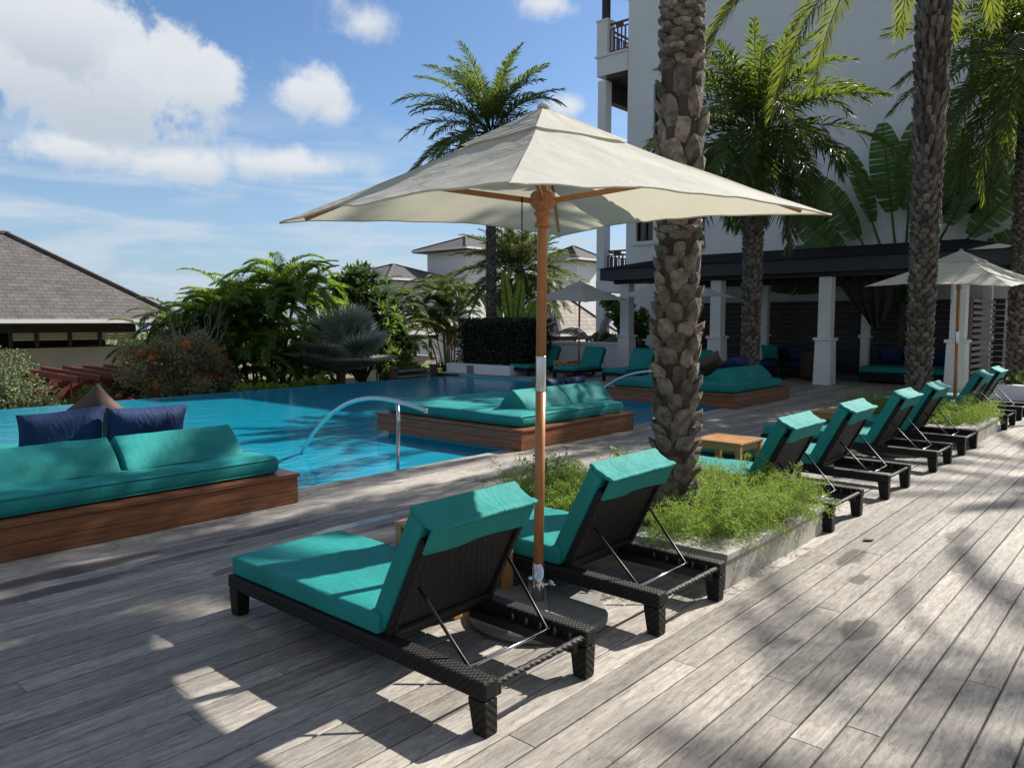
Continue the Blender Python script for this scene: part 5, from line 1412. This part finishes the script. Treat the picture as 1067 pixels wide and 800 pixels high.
# ================================================================== SKY, SUN, CAMERA
def build_world():
    w = bpy.data.worlds.new('World'); sc.world = w; w.use_nodes = True
    t = NT(w.node_tree); t.n.clear()
    out = t.new('ShaderNodeOutputWorld'); bg = t.new('ShaderNodeBackground'); bg.inputs[1].default_value = SKY
    sky = t.new('ShaderNodeTexSky', sky_type='NISHITA', sun_disc=False, sun_elevation=R(SUN_EL), sun_rotation=R(90 - SUN_AZ), altitude=0, air_density=1.0, dust_density=1.2, ozone_density=2.0)
    d = t.new('ShaderNodeTexCoord').outputs['Generated']
    n1 = t.noise(d, 6.5, 10, 0.58, 0.35); n2 = t.noise(d, 19, 9, 0.62, 0.3); n3 = t.noise(t.stretch(d, (1.6, 1.6, 9)), 3.2, 7, 0.55, 0.4)
    nn = t.math('ADD', t.math('MULTIPLY', t.math('SUBTRACT', n1, 0.5), 2.3), t.math('MULTIPLY', t.math('SUBTRACT', n2, 0.5), 1.5))
    dens = None; shade = None
    for (x, y, sx, sy, amp) in ((60, 45, 150, 85, 1.15), (150, 75, 105, 68, 1.1), (205, 85, 60, 50, 0.9), (40, 10, 130, 60, 0.9), (318, 98, 52, 36, 0.85), (345, 112, 36, 26, 0.6), (380, 25, 48, 30, 0.55), (565, 5, 40, 20, 0.6), (70, 155, 75, 22, 0.7), (190, 172, 70, 22, 0.65), (300, 172, 110, 24, 0.55), (590, 112, 30, 18, 0.5)):
        c = sky_dir(x, y); r = c.cross(Vector((0, 0, 1))).normalized(); u = r.cross(c)
        a = t.vmath('DOT_PRODUCT', d, r * (800 / sx), out=1); b_ = t.vmath('DOT_PRODUCT', d, u * (800 / sy), out=1)
        k = t.math('SUBTRACT', 1.0, t.math('SQRT', t.math('ADD', t.math('MULTIPLY', a, a), t.math('MULTIPLY', b_, b_))))
        f = t.vmath('DOT_PRODUCT', d, c, out=1)
        k = t.math('MULTIPLY', t.math('MULTIPLY_ADD', nn, 0.85, k), amp)
        k = t.math('SUBTRACT', k, t.math('MULTIPLY', t.math('LESS_THAN', f, 0.0), 10.0))
        dens = k if dens is None else t.math('MAXIMUM', dens, k)
        s_ = t.math('MULTIPLY', t.ramp(k, 0.0, 0.5), t.ramp(b_, 0.25, -0.85))
        shade = s_ if shade is None else t.math('MAXIMUM', shade, s_)
    cum = t.ramp(dens, 0.06, 0.46)
    # thin layered cloud lower down
    sep = t.new('ShaderNodeSeparateXYZ'); t.link(d, sep.inputs[0]); z = sep.outputs[2]
    band = t.math('MULTIPLY', t.ramp(z, 0.30, 0.12), t.ramp(n3, 0.40, 0.62))
    scat = t.math('MULTIPLY', t.math('MULTIPLY', t.ramp(z, 0.25, 0.45), t.ramp(n1, 0.60, 0.78)), 0.5)
    hz = t.ramp(z, 0.26, 0.0)
    blue = t.mix(1.0, sky.outputs[0], (0.78, 0.96, 1.16), 'MULTIPLY')
    c = t.mix(t.math('MULTIPLY', hz, 0.55), blue, HAZE)
    c = t.mix(t.math('MULTIPLY', band, 0.85), c, HAZE2)
    c = t.mix(scat, c, CLOUD)
    # unseen broken cloud added behind the view as neutral fill light
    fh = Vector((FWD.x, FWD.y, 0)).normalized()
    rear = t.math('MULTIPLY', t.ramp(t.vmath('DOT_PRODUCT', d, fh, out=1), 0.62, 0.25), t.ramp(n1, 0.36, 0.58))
    c = t.mix(t.math('MULTIPLY', rear, 0.9), c, CLOUD_FILL)
    cl = t.mix(t.math('MULTIPLY', shade, 0.62), CLOUD, CLOUD_SH)
    c = t.mix(t.math('MULTIPLY', cum, 0.93), c, cl)
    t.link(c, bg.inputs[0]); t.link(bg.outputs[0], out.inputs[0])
SKY = 0.072
CLOUD_FILL = (2.9, 2.86, 2.78)
CLOUD = (6.5, 6.75, 7.0); CLOUD_SH = (3.3, 3.9, 4.7); HAZE = (3.9, 5.2, 6.7); HAZE2 = (4.7, 5.5, 6.4)
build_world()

sun = bpy.data.lights.new('sun', 'SUN'); sun.energy = 5.0; sun.angle = R(0.53); sun.color = (1.0, 0.945, 0.86)
so = bpy.data.objects.new('sun', sun); col.objects.link(so)
sd = Vector((math.cos(R(SUN_EL)) * math.cos(R(SUN_AZ)), math.cos(R(SUN_EL)) * math.sin(R(SUN_AZ)), math.sin(R(SUN_EL))))
so.rotation_euler = sd.to_track_quat('Z', 'Y').to_euler(); so.location = (20, -10, 30)

cam = bpy.data.cameras.new('camera'); co = bpy.data.objects.new('camera', cam); col.objects.link(co)
cam.sensor_fit = 'HORIZONTAL'; cam.sensor_width = 36.0; cam.lens = 36.0 * 800 / 1067; cam.clip_start = 0.05; cam.clip_end = 3000
mw = Matrix((RGT, UPV, -FWD)).transposed().to_4x4(); mw.translation = EYE; co.matrix_world = mw
sc.camera = co

sc.render.engine = 'CYCLES'
sc.view_settings.view_transform = 'Standard'; sc.view_settings.look = 'None'; sc.view_settings.gamma = 1.0; sc.view_settings.use_curve_mapping = False
sc.view_settings.exposure = 0.78
cy = sc.cycles
cy.use_denoising = True
try: cy.denoiser = 'OPENIMAGEDENOISE'
except Exception: pass
cy.max_bounces = 8; cy.diffuse_bounces = 4; cy.glossy_bounces = 4; cy.transmission_bounces = 4; cy.transparent_max_bounces = 12
cy.caustics_reflective = False; cy.caustics_refractive = False; cy.sample_clamp_indirect = 6.0
